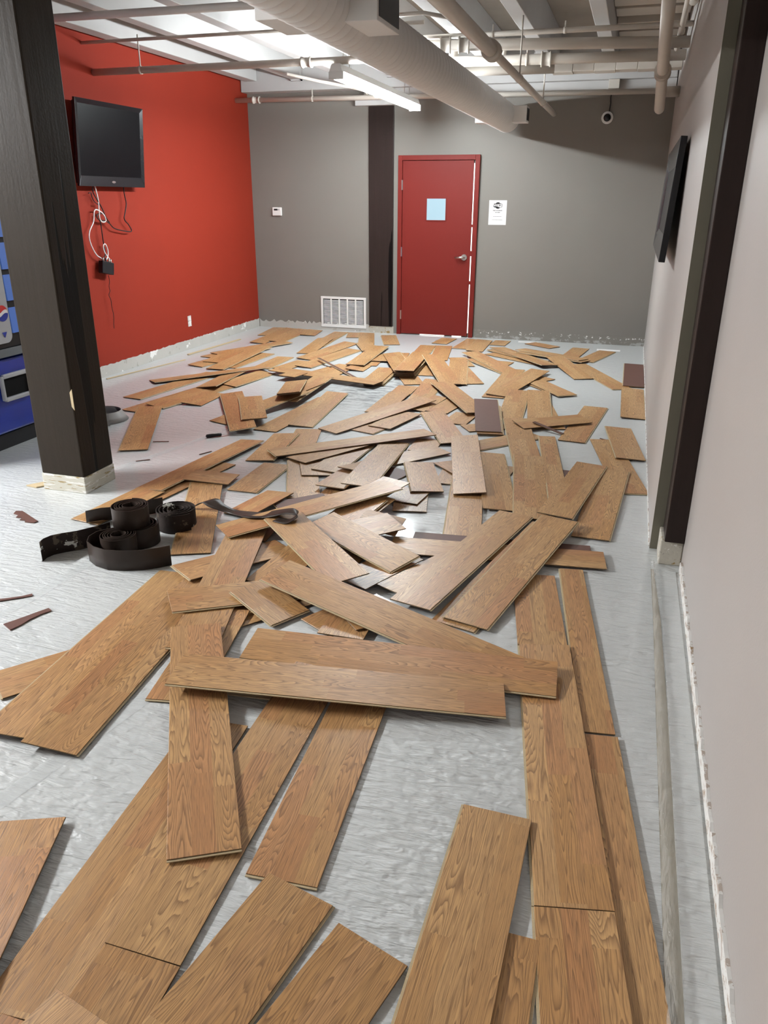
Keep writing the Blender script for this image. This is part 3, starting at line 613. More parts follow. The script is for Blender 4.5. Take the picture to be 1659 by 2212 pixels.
# ------------------------------------------------------------------ the pulled-up laminate planks
TH = .008
def plank(n, cx, cy_, cz, ex, ey, ez, wx, wy, wz, L_, W_, kind, tongue, label):
    e = Vector((ex, ey, ez)).normalized(); w_ = Vector((wx, wy, wz)); w_ = (w_-e*w_.dot(e)).normalized(); nn = e.cross(w_)
    a, b = L_/2, W_/2; m = MB(); t = .0007
    u_ = .0045 if L_ > .1 else 0
    top, bot = (1, 2) if kind != 'oak' else (0, 1)
    if kind == 'core': top = bot = 2
    if kind in ('back', 'strip'): top, bot = 1, 0
    zl = .0034
    m.hexa([(-a+u_, -b+u_, 0), (a-u_, -b+u_, 0), (a-u_, b-u_, 0), (-a+u_, b-u_, 0), (-a+u_, -b+u_, zl), (a-u_, -b+u_, zl), (a-u_, b-u_, zl), (-a+u_, b-u_, zl)], bot)
    v = [m.b.verts.new(q) for q in ((-a, -b, zl), (a, -b, zl), (a, b, zl), (-a, b, zl), (-a, -b, TH-t), (a, -b, TH-t), (a, b, TH-t), (-a, b, TH-t), (-a+t, -b+t, TH), (a-t, -b+t, TH), (a-t, b-t, TH), (-a+t, b-t, TH))]
    for idx, mi in (((3, 2, 1, 0), bot), ((8, 9, 10, 11), top), ((0, 1, 5, 4), 2), ((1, 2, 6, 5), 2), ((2, 3, 7, 6), 2), ((3, 0, 4, 7), 2), ((4, 5, 9, 8), top), ((5, 6, 10, 9), top), ((6, 7, 11, 10), top), ((7, 4, 8, 11), top)):
        m.b.faces.new([v[k] for k in idx]).material_index = mi
    o = m.obj('wood_strip' if kind == 'strip' else 'laminate_plank', ['oak', 'back', 'core' if kind == 'core' else 'edge'])
    c_ = Vector((cx, cy_, cz))-nn*TH
    o.matrix_world = Matrix(((e.x, w_.x, nn.x, c_.x), (e.y, w_.y, nn.y, c_.y), (e.z, w_.z, nn.z, c_.z), (0, 0, 0, 1)))
    tag(o, label, 'strip') if kind == 'strip' else tag(o, label, 'plank', 'laminate planks pulled up from the floor')
    for s in tongue:
        q = MB(); g0, g1, z0, z1 = .0002, .0065, .0022, .0052
        if s == '+': q.box(-a, a, b-g0, b+g1, z0, z1)
        elif s == '-': q.box(-a, a, -b-g1, -b+g0, z0, z1)
        elif s == 'b': q.box(a-g0, a+g1, -b, b, z0, z1)
        else: q.box(-a-g1, -a+g0, -b, b, z0, z1)
        q.obj('tongue', 'core', o)['label'] = 'bare tan tongue edge'
    return o
PLANKS = [
('1',-4.37,9.377,0.0088,-0.1265,0.992,-0,-0.992,-0.1265,0,0.661,0.190,'oak','+','oak plank, farthest left of the planks under the grille wall, beside the red wall corner'),
('2',-4.189,9.079,0.014,-0.0361,0.9993,0,-0.9974,-0.036,0.0629,1.174,0.190,'oak','+','oak plank, second from the red wall corner, pointing at the grey back wall'),
('3',-4.018,9.155,0.0132,-0.0375,0.9993,0,-0.9979,-0.0375,0.0531,0.991,0.190,'oak','-','oak plank, third from the red wall corner, pointing at the grey back wall'),
('5',-3.848,9.428,0.0135,-0.1329,0.9911,0,-0.9896,-0.1327,0.056,0.433,0.190,'oak','','oak plank, short piece lying against the grey wall just left of the white grille'),
('6',-4.258,7.692,0.0088,0.1981,0.9802,-0,-0.9802,0.1981,0,0.359,0.190,'oak','','oak plank, half buried under the lifted long plank near the red wall'),
('4',-4.067,8.166,0.0181,0.405,0.9143,0,-0.9143,0.4049,0.0055,1.069,0.190,'oak','-','oak plank, reaching right from near the red wall, its right end lifted over bare floor'),
('8',-4.059,7.638,0.0197,0.1908,0.9816,0.0115,-0.9806,0.19,0.0488,1.212,0.190,'oak','-','oak plank, pale-edged, its tip nearest the red wall in the fan of far left planks'),
('7',-4.104,7.537,0.029,-0.0624,0.9978,0.023,-0.997,-0.0633,0.0434,0.625,0.190,'oak','-','oak plank, lying on the pale-edged plank nearest the red wall'),
('10',-3.805,7.507,0.0088,0.0542,0.9985,-0,-0.9985,0.0542,0,0.850,0.190,'oak','-','oak plank, pale right edge, ending on bare floor left of the far heap'),
('9',-3.913,7.465,0.0244,-0.0299,0.9994,0.0181,-0.9996,-0.0299,0,1.033,0.190,'oak','-','oak plank, blunt-ended, in the middle of the fan of planks beside the red wall'),
('13',-3.495,7.475,0.0088,-0.0118,0.9999,-0,-0.9999,-0.0118,-0,0.653,0.190,'oak','-','oak plank, white-edged, standing out at the top right of the far left fan'),
('12',-3.909,6.23,0.0088,0.1315,0.9913,-0,-0.9913,0.1315,0,1.182,0.190,'oak','-','oak plank, lying lowest and farthest left on the pinkish floor, thin pale right edge'),
('16',-3.656,5.747,0.0088,0.179,0.9838,-0,-0.9838,0.179,0,0.990,0.190,'oak','+','oak plank, its near tip touching the grey coil behind the dark column'),
('17',-3.527,5.911,0.0173,0.2078,0.9782,-0.0027,-0.9745,0.2073,0.0861,0.981,0.190,'oak','-','oak plank, slim-looking, tucked along the plank that touches the grey coil'),
('18',-3.387,5.812,0.0161,-0.0176,0.9998,0.0007,-0.9961,-0.0176,0.0866,0.438,0.190,'oak','','oak plank, squared near end, left of the small upright piece by the knife'),
('19b',-3.249,7.422,0.0088,0.1646,0.9864,-0,-0.9864,0.1646,-0,0.478,0.190,'oak','+','oak plank, wide golden, under the left end of the long crosswise plank'),
('19',-3.377,6.637,0.0202,0.1364,0.9906,-0.0133,-0.9867,0.137,0.0869,0.680,0.190,'oak','-','oak plank, golden, running under the left tip of the long crosswise plank'),
('15',-3.578,6.532,0.0297,-0.1249,0.9918,-0.0285,-0.9865,-0.1272,-0.1033,0.873,0.190,'oak','-','oak plank, laid over its neighbours, bright pale right edge, left of far heap'),
('11',-3.794,6.692,0.027,0.6642,0.7472,0.0211,-0.7446,0.6638,-0.0705,1.156,0.190,'oak','-','oak plank, slender, lying crosswise over the far left fan toward the red wall'),
('21b',-3.265,9.433,0.0088,-0.2669,0.9637,-0,-0.9637,-0.2669,-0,0.389,0.190,'oak','','oak plank, short piece right under the white grille'),
('21c',-3.038,9.237,0.0138,-0.3054,0.9522,0.0027,-0.9511,-0.3051,0.0482,0.800,0.190,'oak','+','oak plank, pointing straight at the foot of the dark post on the back wall'),
('21d',-2.732,9.227,0.0088,-0.3462,0.9382,-0,-0.9382,-0.3462,-0,0.691,0.190,'oak','+','oak plank, lying alone on the floor at the left jamb of the red door'),
('21',-3.47,9.071,0.0088,-0.0726,0.9974,-0,-0.9974,-0.0726,-0,1.100,0.190,'oak','-','oak plank, under the paired planks in front of the white grille'),
('24',-2.805,7.302,0.0088,0.277,0.9609,-0,-0.9609,0.277,0,0.611,0.190,'oak','-','oak plank, broad golden, behind the long crosswise plank of the far heap'),
('24b',-2.705,7.22,0.0159,0.0667,0.9977,0.0122,-0.9961,0.0659,0.0579,0.405,0.190,'oak','','oak plank, small triangle showing just beyond the long crosswise plank'),
('23',-3.015,7.894,0.0138,0.1557,0.9878,-0.0026,-0.9869,0.1556,0.0431,1.130,0.190,'oak','-','oak plank, crossing under the dark stick, between the grille planks and the far heap'),
('20',-3.432,8.528,0.0176,-0.118,0.9929,0.0172,-0.993,-0.118,-0.0008,0.950,0.190,'oak','+','oak plank, left of a pair lying in front of the white grille'),
('22',-3.181,8.303,0.0138,0.1235,0.9923,-0,-0.9905,0.1233,0.0601,1.150,0.190,'oak','+','oak plank, with a slit at its far end, in front of the grille pair'),
('25a',-2.829,8.628,0.021,-0.4548,0.8906,-0,-0.8906,-0.4548,0,0.524,0.190,'oak','+','oak plank, short piece with a dark left end, in front of the dark back post'),
('27',-2.548,7.474,0.0168,-0.01,0.9999,-0.0001,-0.9953,-0.01,0.0963,0.272,0.190,'oak','','oak plank, small tip under the front of the left far stack'),
('26',-2.519,7.795,0.0088,-0.1143,0.9934,-0,-0.9934,-0.1143,-0,0.342,0.190,'oak','','oak plank, square-ended, just under the topmost plank left of the far heap'),
('26b',-2.492,8.055,0.015,-0.1647,0.9859,-0.029,-0.9863,-0.1648,-0,0.450,0.190,'oak','','oak plank, short piece with a white corner, wedged left of the far heap'),
('25',-2.642,8.089,0.0315,-0.0683,0.9977,-0.0039,-0.9976,-0.0683,0.0094,1.168,0.190,'oak','-','oak plank, topmost of the small stack in front of the dark back post'),
('39c',-2.084,9.358,0.0088,0.0786,0.9969,-0,-0.9969,0.0786,-0,0.417,0.190,'oak','','oak plank, alone in front of the middle of the red door'),
('39a',-1.776,9.246,0.0088,0.0601,0.9982,-0,-0.9982,0.0601,0,0.705,0.190,'oak','+','oak plank, left of a pair touching the right jamb of the red door'),
('39b',-1.614,9.167,0.0141,-0.0208,0.9998,0.0035,-0.9987,-0.021,0.0474,0.775,0.190,'oak','+','oak plank, right of a pair near the right jamb of the red door'),
('40b',-1.414,9.435,0.0088,0.0622,0.9981,-0,-0.9981,0.0622,0,0.347,0.190,'oak','','oak plank, short piece by the back wall, right of the pair at the door jamb'),
('159',-2.327,8.185,0.0088,-0.1536,0.9881,0,-0.9881,-0.1536,-0,0.492,0.190,'oak','+','oak plank, behind the stacked planks at the centre of the far heap'),
('45c',-1.197,8.164,0.0088,0.173,0.9849,-0,-0.9849,0.173,-0,0.264,0.190,'oak','','oak plank, stub under the long right-hand trio below the paper notice'),
('50',-0.9113,9.43,0.0088,0.8031,-0.5959,-0,0.5959,0.8031,0,0.391,0.190,'oak','','oak plank, lying alone and closest to the back wall on the right'),
('48',-0.498,9.087,0.0088,0.1395,0.9902,-0,-0.9902,0.1395,0,0.581,0.190,'oak','+','oak plank, left of two poking out beyond the long right-hand planks toward the back wall'),
('49',-0.2654,8.914,0.0088,0.2865,0.9581,-0,-0.9581,0.2865,0,0.750,0.190,'oak','-','oak plank, right of two poking out beyond the long right-hand planks toward the back wall'),
('45',-1.092,8.494,0.0088,0.8141,-0.5807,-0,0.5807,0.8141,-0,0.778,0.190,'oak','+','oak plank, lowest of the three long planks fanned out below the paper notice'),
('45b',-1.098,8.646,0.0161,0.7253,-0.6884,0.0073,0.6878,0.7241,-0.0515,0.865,0.190,'oak','-','oak plank, hidden between two long planks of the fan below the paper notice'),
('44',-1.039,8.595,0.0259,0.5821,-0.8129,0.0167,0.8125,0.5808,-0.0495,1.212,0.190,'oak','-','oak plank, middle of the three long planks fanned out below the paper notice'),
('43b',-0.722,8.676,0.0236,0.9049,-0.4255,-0.0078,0.425,0.9044,-0.0373,0.821,0.190,'oak','-','oak plank, just beneath the uppermost long plank of the right-hand fan'),
('43',-0.743,8.749,0.0311,0.874,-0.4859,-0.0053,0.4853,0.8735,-0.0385,0.837,0.190,'oak','-','oak plank, uppermost long plank of the fan on the right, nearest the back wall'),
('47',-0.1952,7.852,0.0088,-0.4086,0.9127,0,-0.9127,-0.4086,-0,1.172,0.190,'oak','+a','oak plank, slanting down to the brown board by the right wall'),
('46',-0.5052,8.112,0.0259,-0.3694,0.9288,0.03,-0.9291,-0.3686,-0.0296,0.998,0.190,'oak','-','oak plank, slanting across bare floor between the right fan and the brown board'),
('52',0.1376,8.001,0.0134,-0.004,1,-0.0055,-0.9998,-0.0039,0.0181,1.134,0.190,'back','+','plank turned face down, brown back up, against the right wall'),
('53',0.135,6.81,0.0132,-0.0129,0.9999,0.0017,-0.999,-0.013,0.0424,1.079,0.190,'oak','-','oak plank, short, lying along the right wall just below the brown board'),
('36',-1.427,7.461,0.0088,-0.3776,0.926,-0,-0.926,-0.3776,0,0.750,0.190,'oak','+','oak plank, with a dark near end, right of the far heap on bare floor'),
('37',-1.617,8.123,0.0088,-0.3754,0.9269,0,-0.9269,-0.3754,-0,0.486,0.190,'oak','-','oak plank, small tip poking right out of the far heap'),
('38b',-1.253,7.976,0.0161,-0.6268,0.7791,0.0147,-0.7792,-0.6266,-0.0166,0.831,0.190,'oak','+','oak plank, lower of two slanting planks running from the door pair toward the right'),
('38',-1.311,8.128,0.0283,-0.5543,0.8322,0.0161,-0.8323,-0.5541,-0.0149,1.100,0.190,'oak','+','oak plank, upper of two slanting planks running from the door pair toward the right'),
('34',-1.938,8.579,0.0088,-0.1538,0.9881,-0,-0.9881,-0.1538,0,0.900,0.190,'oak','+','oak plank, golden, pointing at the red door from the top of the far heap'),
('35',-1.548,7.607,0.0176,-0.1826,0.9832,0,-0.9832,-0.1826,-0,1.212,0.190,'oak','-','oak plank, nearly upright in the picture, on the right shoulder of the far heap'),
('32',-1.839,7.698,0.0088,-0.0889,0.996,-0,-0.996,-0.0889,0,0.735,0.190,'oak','+','oak plank, triangle showing between the stacked planks and the big slanted one'),
('31d',-1.884,7.078,0.0088,-0.4151,0.9098,-0,-0.9098,-0.4151,-0,0.355,0.190,'oak','','oak plank, low piece in the shadow under the stacked planks of the far heap'),
('154',-1.84,6.647,0.0088,-0.0233,0.9997,-0,-0.9997,-0.0233,0,0.386,0.190,'oak','','oak plank, in front of the stacked planks, dark slit along its right edge'),
('29d',-2.181,7.017,0.0088,-0.0687,0.9976,-0,-0.9976,-0.0687,-0,0.500,0.190,'oak','-','oak plank, bottom of the small stack at the right end of the crosswise plank'),
('29c',-2.185,7.041,0.0176,-0.0506,0.9987,-0,-0.9987,-0.0506,-0,0.550,0.190,'oak','-','oak plank, third down in the small stack at the right end of the crosswise plank'),
('29b',-2.187,7.071,0.0264,-0.0588,0.9983,-0,-0.9983,-0.0588,-0,0.600,0.190,'oak','-','oak plank, second down in the small stack at the right end of the crosswise plank'),
('31g',-2.167,8.698,0.0088,-0.0933,0.9956,-0,-0.9956,-0.0933,0,0.600,0.190,'oak','-','oak plank, golden end showing behind the V on top of the far heap'),
('31c0',-2.034,7.708,0.0134,-0.086,0.9963,-0.0089,-0.9963,-0.086,-0,1.050,0.190,'oak','-','oak plank, lowest in the stack under the V of the far heap'),
('31c1',-2.026,7.726,0.0221,-0.0911,0.9958,-0.0089,-0.9958,-0.0911,-0,1.080,0.190,'oak','-','oak plank, second from the bottom in the stack under the V of the far heap'),
('31c2',-2.025,7.711,0.0311,-0.083,0.9965,-0.0089,-0.9965,-0.083,-0,1.050,0.190,'oak','-','oak plank, third from the bottom in the stack under the V of the far heap'),
('31c3',-2.033,7.724,0.0399,-0.0866,0.9962,-0.0089,-0.9962,-0.0866,-0,1.080,0.190,'oak','+','oak plank, third from the top in the stack under the V of the far heap'),
('31c4',-2.028,7.71,0.0489,-0.0784,0.9969,-0.0089,-0.9969,-0.0784,-0,1.050,0.190,'oak','-','oak plank, second from the top in the stack under the V of the far heap'),
('29',-2.208,7.128,0.0352,-0.0579,0.9983,-0,-0.9983,-0.0579,-0,0.650,0.190,'oak','+','oak plank, topmost of the small stack at the right end of the crosswise plank'),
('31a',-2.223,7.76,0.0475,-0.3768,0.9255,-0.0383,-0.9212,-0.3788,-0.0894,1.184,0.190,'oak','-','oak plank, left arm of the V on top of the far heap'),
('31b',-2.036,7.714,0.0703,-0.1104,0.9933,-0.033,-0.9939,-0.1106,-0.0044,1.212,0.190,'oak','+','oak plank, right arm of the V on top of the far heap'),
('155a',-1.637,6.687,0.0135,-0.071,0.9975,0,-0.9959,-0.0709,0.056,0.943,0.190,'oak','-','oak plank, running from under the big slanted plank down into the heap'),
('33',-1.705,7.521,0.0506,-0.381,0.9236,0.0417,-0.9244,-0.3813,-0.0004,1.212,0.190,'oak','+','oak plank, big slanted plank leaning down right from the top of the far heap'),
('30',-2.689,6.874,0.0432,0.9713,-0.2377,-0,0.2377,0.9713,-0,1.212,0.190,'oak','+','oak plank, long and narrow-looking, lying crosswise in front of the far heap'),
('71',-0.7219,7.537,0.0088,0.8068,-0.5908,-0,0.5908,0.8068,0,0.211,0.190,'oak','','oak plank, small tip showing behind the double plank right of the V pair'),
('70b',-0.6051,7.14,0.0088,-0.6297,0.7768,-0,-0.7768,-0.6297,-0,0.511,0.190,'oak','-','oak plank, beneath the double plank right of the V pair'),
('70',-0.5844,7.128,0.0176,-0.5557,0.8314,0,-0.8314,-0.5557,-0,0.612,0.190,'oak','a','oak plank, upper of the double plank that ends alone on bare floor at the right'),
('41b',-1.016,7.215,0.0198,0.0277,0.9994,0.0193,-0.9996,0.0277,-0,1.172,0.190,'oak','-','oak plank, lower of the V pair right of the far heap'),
('41',-0.8825,7.253,0.0283,0.2139,0.9768,0.013,-0.9764,0.2134,0.0322,1.179,0.190,'oak','+','oak plank, upper of the V pair right of the far heap'),
('81a',-2.424,5.62,0.0088,0.0766,0.9971,-0,-0.9971,0.0766,-0,1.100,0.190,'oak','+','oak plank, left of a side-by-side pair lying on bare floor left of the heap'),
('81b',-2.312,5.801,0.0173,-0.0928,0.9957,0.0082,-0.9944,-0.0931,0.0498,1.097,0.190,'oak','-','oak plank, right of a side-by-side pair lying on bare floor left of the heap'),
('82',-2.643,6.296,0.0512,-0.0463,0.9989,-0,-0.9989,-0.0463,-0,1.000,0.190,'oak','-','oak plank, slim, behind the side-by-side pair, ending under the crosswise plank'),
('83b',-2.666,6.279,0.06,0.1388,0.9903,0,-0.9903,0.1388,-0,0.474,0.190,'oak','+','oak plank, golden piece showing right of the small double block'),
('87',-2.747,5.624,0.0455,0.3313,0.9403,0.0778,-0.9432,0.3323,-0.0001,0.968,0.190,'oak','-','oak plank, passing under the two upright pieces left of the heap'),
('84c',-2.696,6.135,0.0864,-0.3026,0.9502,-0.0743,-0.9453,-0.3092,-0.1043,0.701,0.190,'oak','+','oak plank, lower half of the short double block in front of the crosswise plank'),
('84',-2.698,6.132,0.0963,-0.3035,0.95,-0.0738,-0.9452,-0.31,-0.1029,0.704,0.190,'oak','-','oak plank, upper half of the short double block in front of the crosswise plank'),
('84b',-2.982,6.806,0.0512,0.1909,0.9816,-0,-0.9816,0.1909,-0,0.220,0.190,'oak','','oak plank, tiny offcut on the short block under the crosswise plank'),
('85',-2.897,5.473,0.0397,-0.5224,0.8527,-0.0054,-0.8479,-0.5201,-0.1033,1.209,0.190,'oak','+a','oak plank, upright piece left of the heap with a square offcut on it'),
('86',-2.776,5.507,0.0586,-0.4781,0.8783,-0.0038,-0.8779,-0.478,-0.0295,0.738,0.190,'oak','+','oak plank, square offcut lying on the upright piece left of the heap'),
('88',-3.375,4.875,0.0179,-0.4552,0.8904,0.0073,-0.8903,-0.4553,0.0068,1.187,0.190,'oak','+','oak plank, lying alone on the pinkish floor right of the dark column'),
('69b',-0.5714,6.373,0.0088,-0.226,0.9741,-0,-0.9741,-0.226,0,0.530,0.190,'oak','+','oak plank, slanting tip to the right of two upright planks below the V pair'),
('68',-0.8124,6.427,0.0201,-0.0608,0.998,0.019,-0.9977,-0.0614,0.0294,0.950,0.190,'oak','-','oak plank, left of two upright planks below the V pair'),
('69',-0.6053,6.391,0.0238,-0.126,0.9918,0.0215,-0.992,-0.1261,0.0044,1.057,0.190,'oak','-','oak plank, right of two upright planks below the V pair'),
('58',-0.2151,6.025,0.0088,0.1076,0.9942,-0,-0.9942,0.1076,-0,1.088,0.190,'oak','-','oak plank, slanting alone on bare floor right of the long pale-edged planks'),
('60b',-0.4866,5.849,0.0182,0.959,0.2834,0.0069,-0.2826,0.9537,0.1033,0.255,0.190,'oak','','oak plank, sliver under the crosswise plank right of the face-down board'),
('55',0.0484,5.053,0.0088,-0.1893,0.9819,-0,-0.9819,-0.1893,0,1.115,0.190,'oak','a','oak plank, slanting near the right wall with an offcut on its middle'),
('54',0.0875,5.556,0.0151,-0.1259,0.992,-0.0045,-0.9906,-0.1255,0.055,0.799,0.190,'oak','+','oak plank, offcut with a pale left edge, lying on another near the right wall'),
('73',-0.9288,5.677,0.0088,0.8451,0.5345,-0,-0.5345,0.8451,0,0.326,0.190,'oak','','oak plank, short crosswise piece under the face-down brown board'),
('157',-1.333,6.256,0.0088,0.1756,0.9845,-0,-0.9845,0.1756,0,0.539,0.190,'oak','+','oak plank, golden patch between crossing planks in the upper heap'),
('156',-1.838,6.17,0.0134,0.0067,0.9999,0.014,-1,0.0067,0,0.683,0.190,'oak','+','oak plank, golden, along the left rim of the upper heap by the grimy floor patch'),
('155b',-1.533,6.243,0.0188,0.1437,0.9896,0.0009,-0.9843,0.1428,0.1034,0.523,0.190,'oak','+','oak plank, crossing under the big slanted plank in the upper heap'),
('75',-1.155,5.863,0.0088,0.1086,0.9941,-0,-0.9941,0.1086,-0,0.343,0.190,'oak','','oak plank, golden, ending left of the face-down brown board'),
('74',-1.304,6.481,0.0354,-0.4812,0.8766,0.0022,-0.8765,-0.4811,0.013,1.124,0.190,'oak','+','oak plank, big slanted plank leading down to the face-down brown board'),
('72c',-0.9079,5.757,0.0267,-0.1911,0.9799,0.0569,-0.9812,-0.1924,0.0182,0.600,0.190,'oak','-','oak plank, second down under the face-down brown board in the middle heap'),
('72b',-0.9195,5.801,0.0389,-0.1941,0.9793,0.0577,-0.9806,-0.1954,0.0169,0.700,0.190,'oak','-','oak plank, directly under the face-down brown board in the middle of the heap'),
('72',-0.9494,5.876,0.0529,-0.2013,0.9778,0.0576,-0.9791,-0.2026,0.0169,0.807,0.190,'back','-','plank turned face down, brown back up, in the middle of the heap'),
('80u',-1.694,5.505,0.0088,0.2973,0.9548,-0,-0.9548,0.2973,-0,0.513,0.190,'oak','-','oak plank, pale, under the lifted long plank in the middle of the heap'),
('80w',-1.24,5.077,0.0088,-0.0268,0.9996,-0,-0.9996,-0.0268,0,0.289,0.190,'oak','','oak plank, scrap of plank in a gap left of the tall upright plank'),
('80v',-1.62,5.637,0.0176,0.2243,0.9745,-0,-0.9745,0.2243,-0,0.508,0.190,'oak','+','oak plank, under the crosswise plank, ending at the slanted centre plank'),
('77b',-2.107,4.973,0.0088,-0.252,0.9677,-0,-0.9677,-0.252,0,0.489,0.190,'oak','+','oak plank, short flat piece under the left end of the lifted long plank'),
('78',-2.234,4.717,0.0137,-0.1333,0.9911,-0.0003,-0.9893,-0.133,-0.0591,0.647,0.190,'oak','-','oak plank, bright pale right edge, left of the crosswise middle-heap plank'),
('77',-1.773,5.738,0.0294,0.3996,0.9164,0.023,-0.9165,0.3988,0.0309,1.212,0.190,'oak','','oak plank, long lifted plank sloping up to the right through the middle heap'),
('109',-0.6716,4.649,0.0088,0.0741,0.9972,-0,-0.9972,0.0741,-0,0.288,0.190,'oak','','oak plank, scrap between the tall upright plank and the pale-edged rows'),
('60c',-0.7428,5.347,0.0088,0.6622,0.7493,-0,-0.7493,0.6622,-0,0.626,0.190,'oak','-','oak plank, crosswise, with its right tip poking out past the pale-edged row'),
('62',-0.6038,5.344,0.0174,-0.2135,0.9769,0.013,-0.9769,-0.2136,0.0095,1.212,0.190,'oak','+','oak plank, farthest of the pale-edged planks running toward the camera'),
('59',-0.4481,5.893,0.0349,0.8087,0.5882,-0.0075,-0.5856,0.8062,0.0847,0.590,0.190,'oak','+','oak plank, lifted crosswise over the two upright planks, shadow under its right tip'),
('76',-1.233,5.566,0.0189,-0.3998,0.9165,-0.0104,-0.9156,-0.3999,-0.0433,0.907,0.190,'oak','+','oak plank, slanted plank ending behind the tall upright one'),
('103',-1.279,4.78,0.0142,0.6628,0.7487,0.0157,-0.7488,0.6626,0.0146,0.552,0.190,'oak','+','oak plank, crosswise, running in behind the tall upright plank'),
('89b',-2.453,3.945,0.0088,0.1528,0.9883,-0,-0.9883,0.1528,0,0.718,0.190,'oak','+','oak plank, lower of two parallel long planks behind the dark coils'),
('89c',-2.583,3.435,0.0141,0.1525,0.9881,0.021,-0.9883,0.1525,-0,0.526,0.190,'oak','+','oak plank, its tip sticking out under the dark coils'),
('89',-2.501,4.243,0.0175,0.1125,0.9936,-0.0036,-0.9905,0.1119,-0.0806,1.124,0.190,'oak','-','oak plank, upper of two parallel long planks behind the dark coils'),
('92',-2.048,4.115,0.0088,-0.0159,0.9999,0,-0.9999,-0.0159,0,0.532,0.190,'oak','-','oak plank, lying on bare floor left of the middle heap, below the crosswise end'),
('94',-1.786,4.168,0.0132,-0.3907,0.9205,0,-0.9192,-0.3901,0.053,0.709,0.190,'oak','+','oak plank, upright piece at the left edge of the middle heap'),
('94b',-1.781,4.359,0.0183,-0.427,0.9043,0.0004,-0.903,-0.4264,0.0538,0.297,0.190,'oak','','oak plank, small offcut lying on the upright piece at the left of the middle heap'),
('97',-1.683,4.651,0.0184,0.027,0.9995,-0.0191,-0.9989,0.0277,0.0369,0.706,0.190,'oak','-','oak plank, square-ended, lying on the small offcut in the middle heap'),
('99c',-1.495,4.009,0.0088,0.0157,0.9999,0,-0.9999,0.0157,0,0.200,0.190,'oak','','oak plank, pale patch behind the long dark-edged crosswise plank'),
('99a',-1.527,4.209,0.0334,0.0837,0.996,-0.0325,-0.9965,0.0836,-0.0028,0.429,0.190,'oak','','oak plank, pale grey, showing left of the broad slanted plank'),
('99b',-1.486,4.437,0.0349,0.2782,0.9516,-0.1303,-0.9604,0.2775,-0.024,0.291,0.190,'oak','','oak plank, with a dark square left end, half under the broad slanted plank'),
('96',-1.812,4.676,0.0291,0.4623,0.8867,-0.0086,-0.8865,0.462,-0.0256,0.566,0.190,'oak','+','oak plank, wedge-shaped in view, right under the long crosswise plank'),
('102',-1.3,4.403,0.0088,0.3217,0.9468,-0,-0.9468,0.3217,-0,0.248,0.190,'back','','plank face down, mauve-brown back showing, right of the broad slanted plank'),
('98',-1.414,4.524,0.0465,-0.078,0.9951,-0.06,-0.9957,-0.0748,0.0547,1.119,0.190,'oak','-','oak plank, broad slanted plank with a pale edge in the middle heap'),
('79',-1.71,4.918,0.0354,0.7353,0.6778,-0.0005,-0.6775,0.735,-0.0268,1.203,0.190,'oak','a','oak plank, long crosswise plank with a dark left end in the middle heap'),
('112',-1.048,3.969,0.0088,-0.2089,0.9779,-0,-0.9779,-0.2089,0,0.261,0.190,'oak','','oak plank, flat piece beside the bright crinkled film in the heap'),
('113',-1.083,4.06,0.0176,0.1157,0.9933,-0,-0.9933,0.1157,0,0.231,0.190,'oak','','oak plank, small corner lying on the piece beside the bright film'),
('114',-1.226,3.93,0.0816,0.3474,0.9351,0.0701,-0.9373,0.3485,-0.004,0.345,0.190,'oak','','oak plank, pale, under the right tip of the dark-edged crosswise plank'),
('107',-0.9088,4.474,0.0088,-0.0441,0.999,-0,-0.999,-0.0441,0,0.269,0.190,'oak','','oak plank, small scrap left of the tall upright plank'),
('106',-0.9148,4.639,0.0161,-0.6588,0.7515,-0.0341,-0.7523,-0.6583,0.0253,0.327,0.190,'oak','','oak plank, slanting under the left edge of the tall upright plank'),
('105',-1.089,4.409,0.019,-0.3358,0.9415,-0.0285,-0.9418,-0.3352,0.0247,0.598,0.190,'oak','+','oak plank, square offcut with a pale left edge above the bright film'),
('66',-0.3061,4.713,0.0088,0.0539,0.9985,-0,-0.9985,0.0539,-0,0.218,0.190,'back','','plank face down, dark brown corner showing right of the pale-edged rows'),
('110',-0.7425,4.017,0.0136,-0.1609,0.9869,0.0116,-0.987,-0.1609,0,0.846,0.190,'oak','+','oak plank, directly below the tall upright plank, right of the bright film'),
('108',-0.6563,4.485,0.0225,-0.2267,0.9738,0.0154,-0.9713,-0.2272,0.071,0.994,0.190,'oak','-','oak plank, right of the tall upright plank, pale along its right edge'),
('104',-0.8776,4.722,0.0379,-0.2257,0.9742,0.0023,-0.971,-0.2248,-0.0814,1.175,0.190,'oak','','oak plank, tall upright plank on top in the centre of the heap'),
('64',-0.3667,5.006,0.0176,-0.1559,0.9878,-0,-0.9878,-0.1559,0,1.059,0.115,'oak','+','oak plank, narrow, pale left edge, upper of two ripped ones joined end to end'),
('65',-0.2469,4.24,0.0256,-0.1436,0.9896,-0,-0.9896,-0.1436,0,0.541,0.115,'oak','+','oak plank, narrow, lower of two ripped ones joined end to end'),
('63',-0.4394,4.467,0.019,-0.139,0.9903,0.0073,-0.9898,-0.1392,0.0292,1.104,0.190,'oak','+','oak plank, pale-edged, running toward the camera beside the narrow ripped pair'),
('57',-0.0076,4.321,0.0148,0.0718,0.9974,0.007,-0.9971,0.0719,-0.026,1.127,0.190,'oak','-','oak plank, lying nearest the right wall in the pair right of the narrow ripped planks'),
('56',-0.1754,4.445,0.0329,0.1415,0.9899,-0.0095,-0.9894,0.1417,0.0313,1.000,0.190,'oak','-','oak plank, lying on its right neighbour, between it and the narrow ripped planks'),
('101',-1.609,3.755,0.0144,0.7058,0.7084,0,-0.7068,0.7042,0.067,0.309,0.190,'back','a','plank face down, dark brown back in shadow under the dark-edged crosswise plank'),
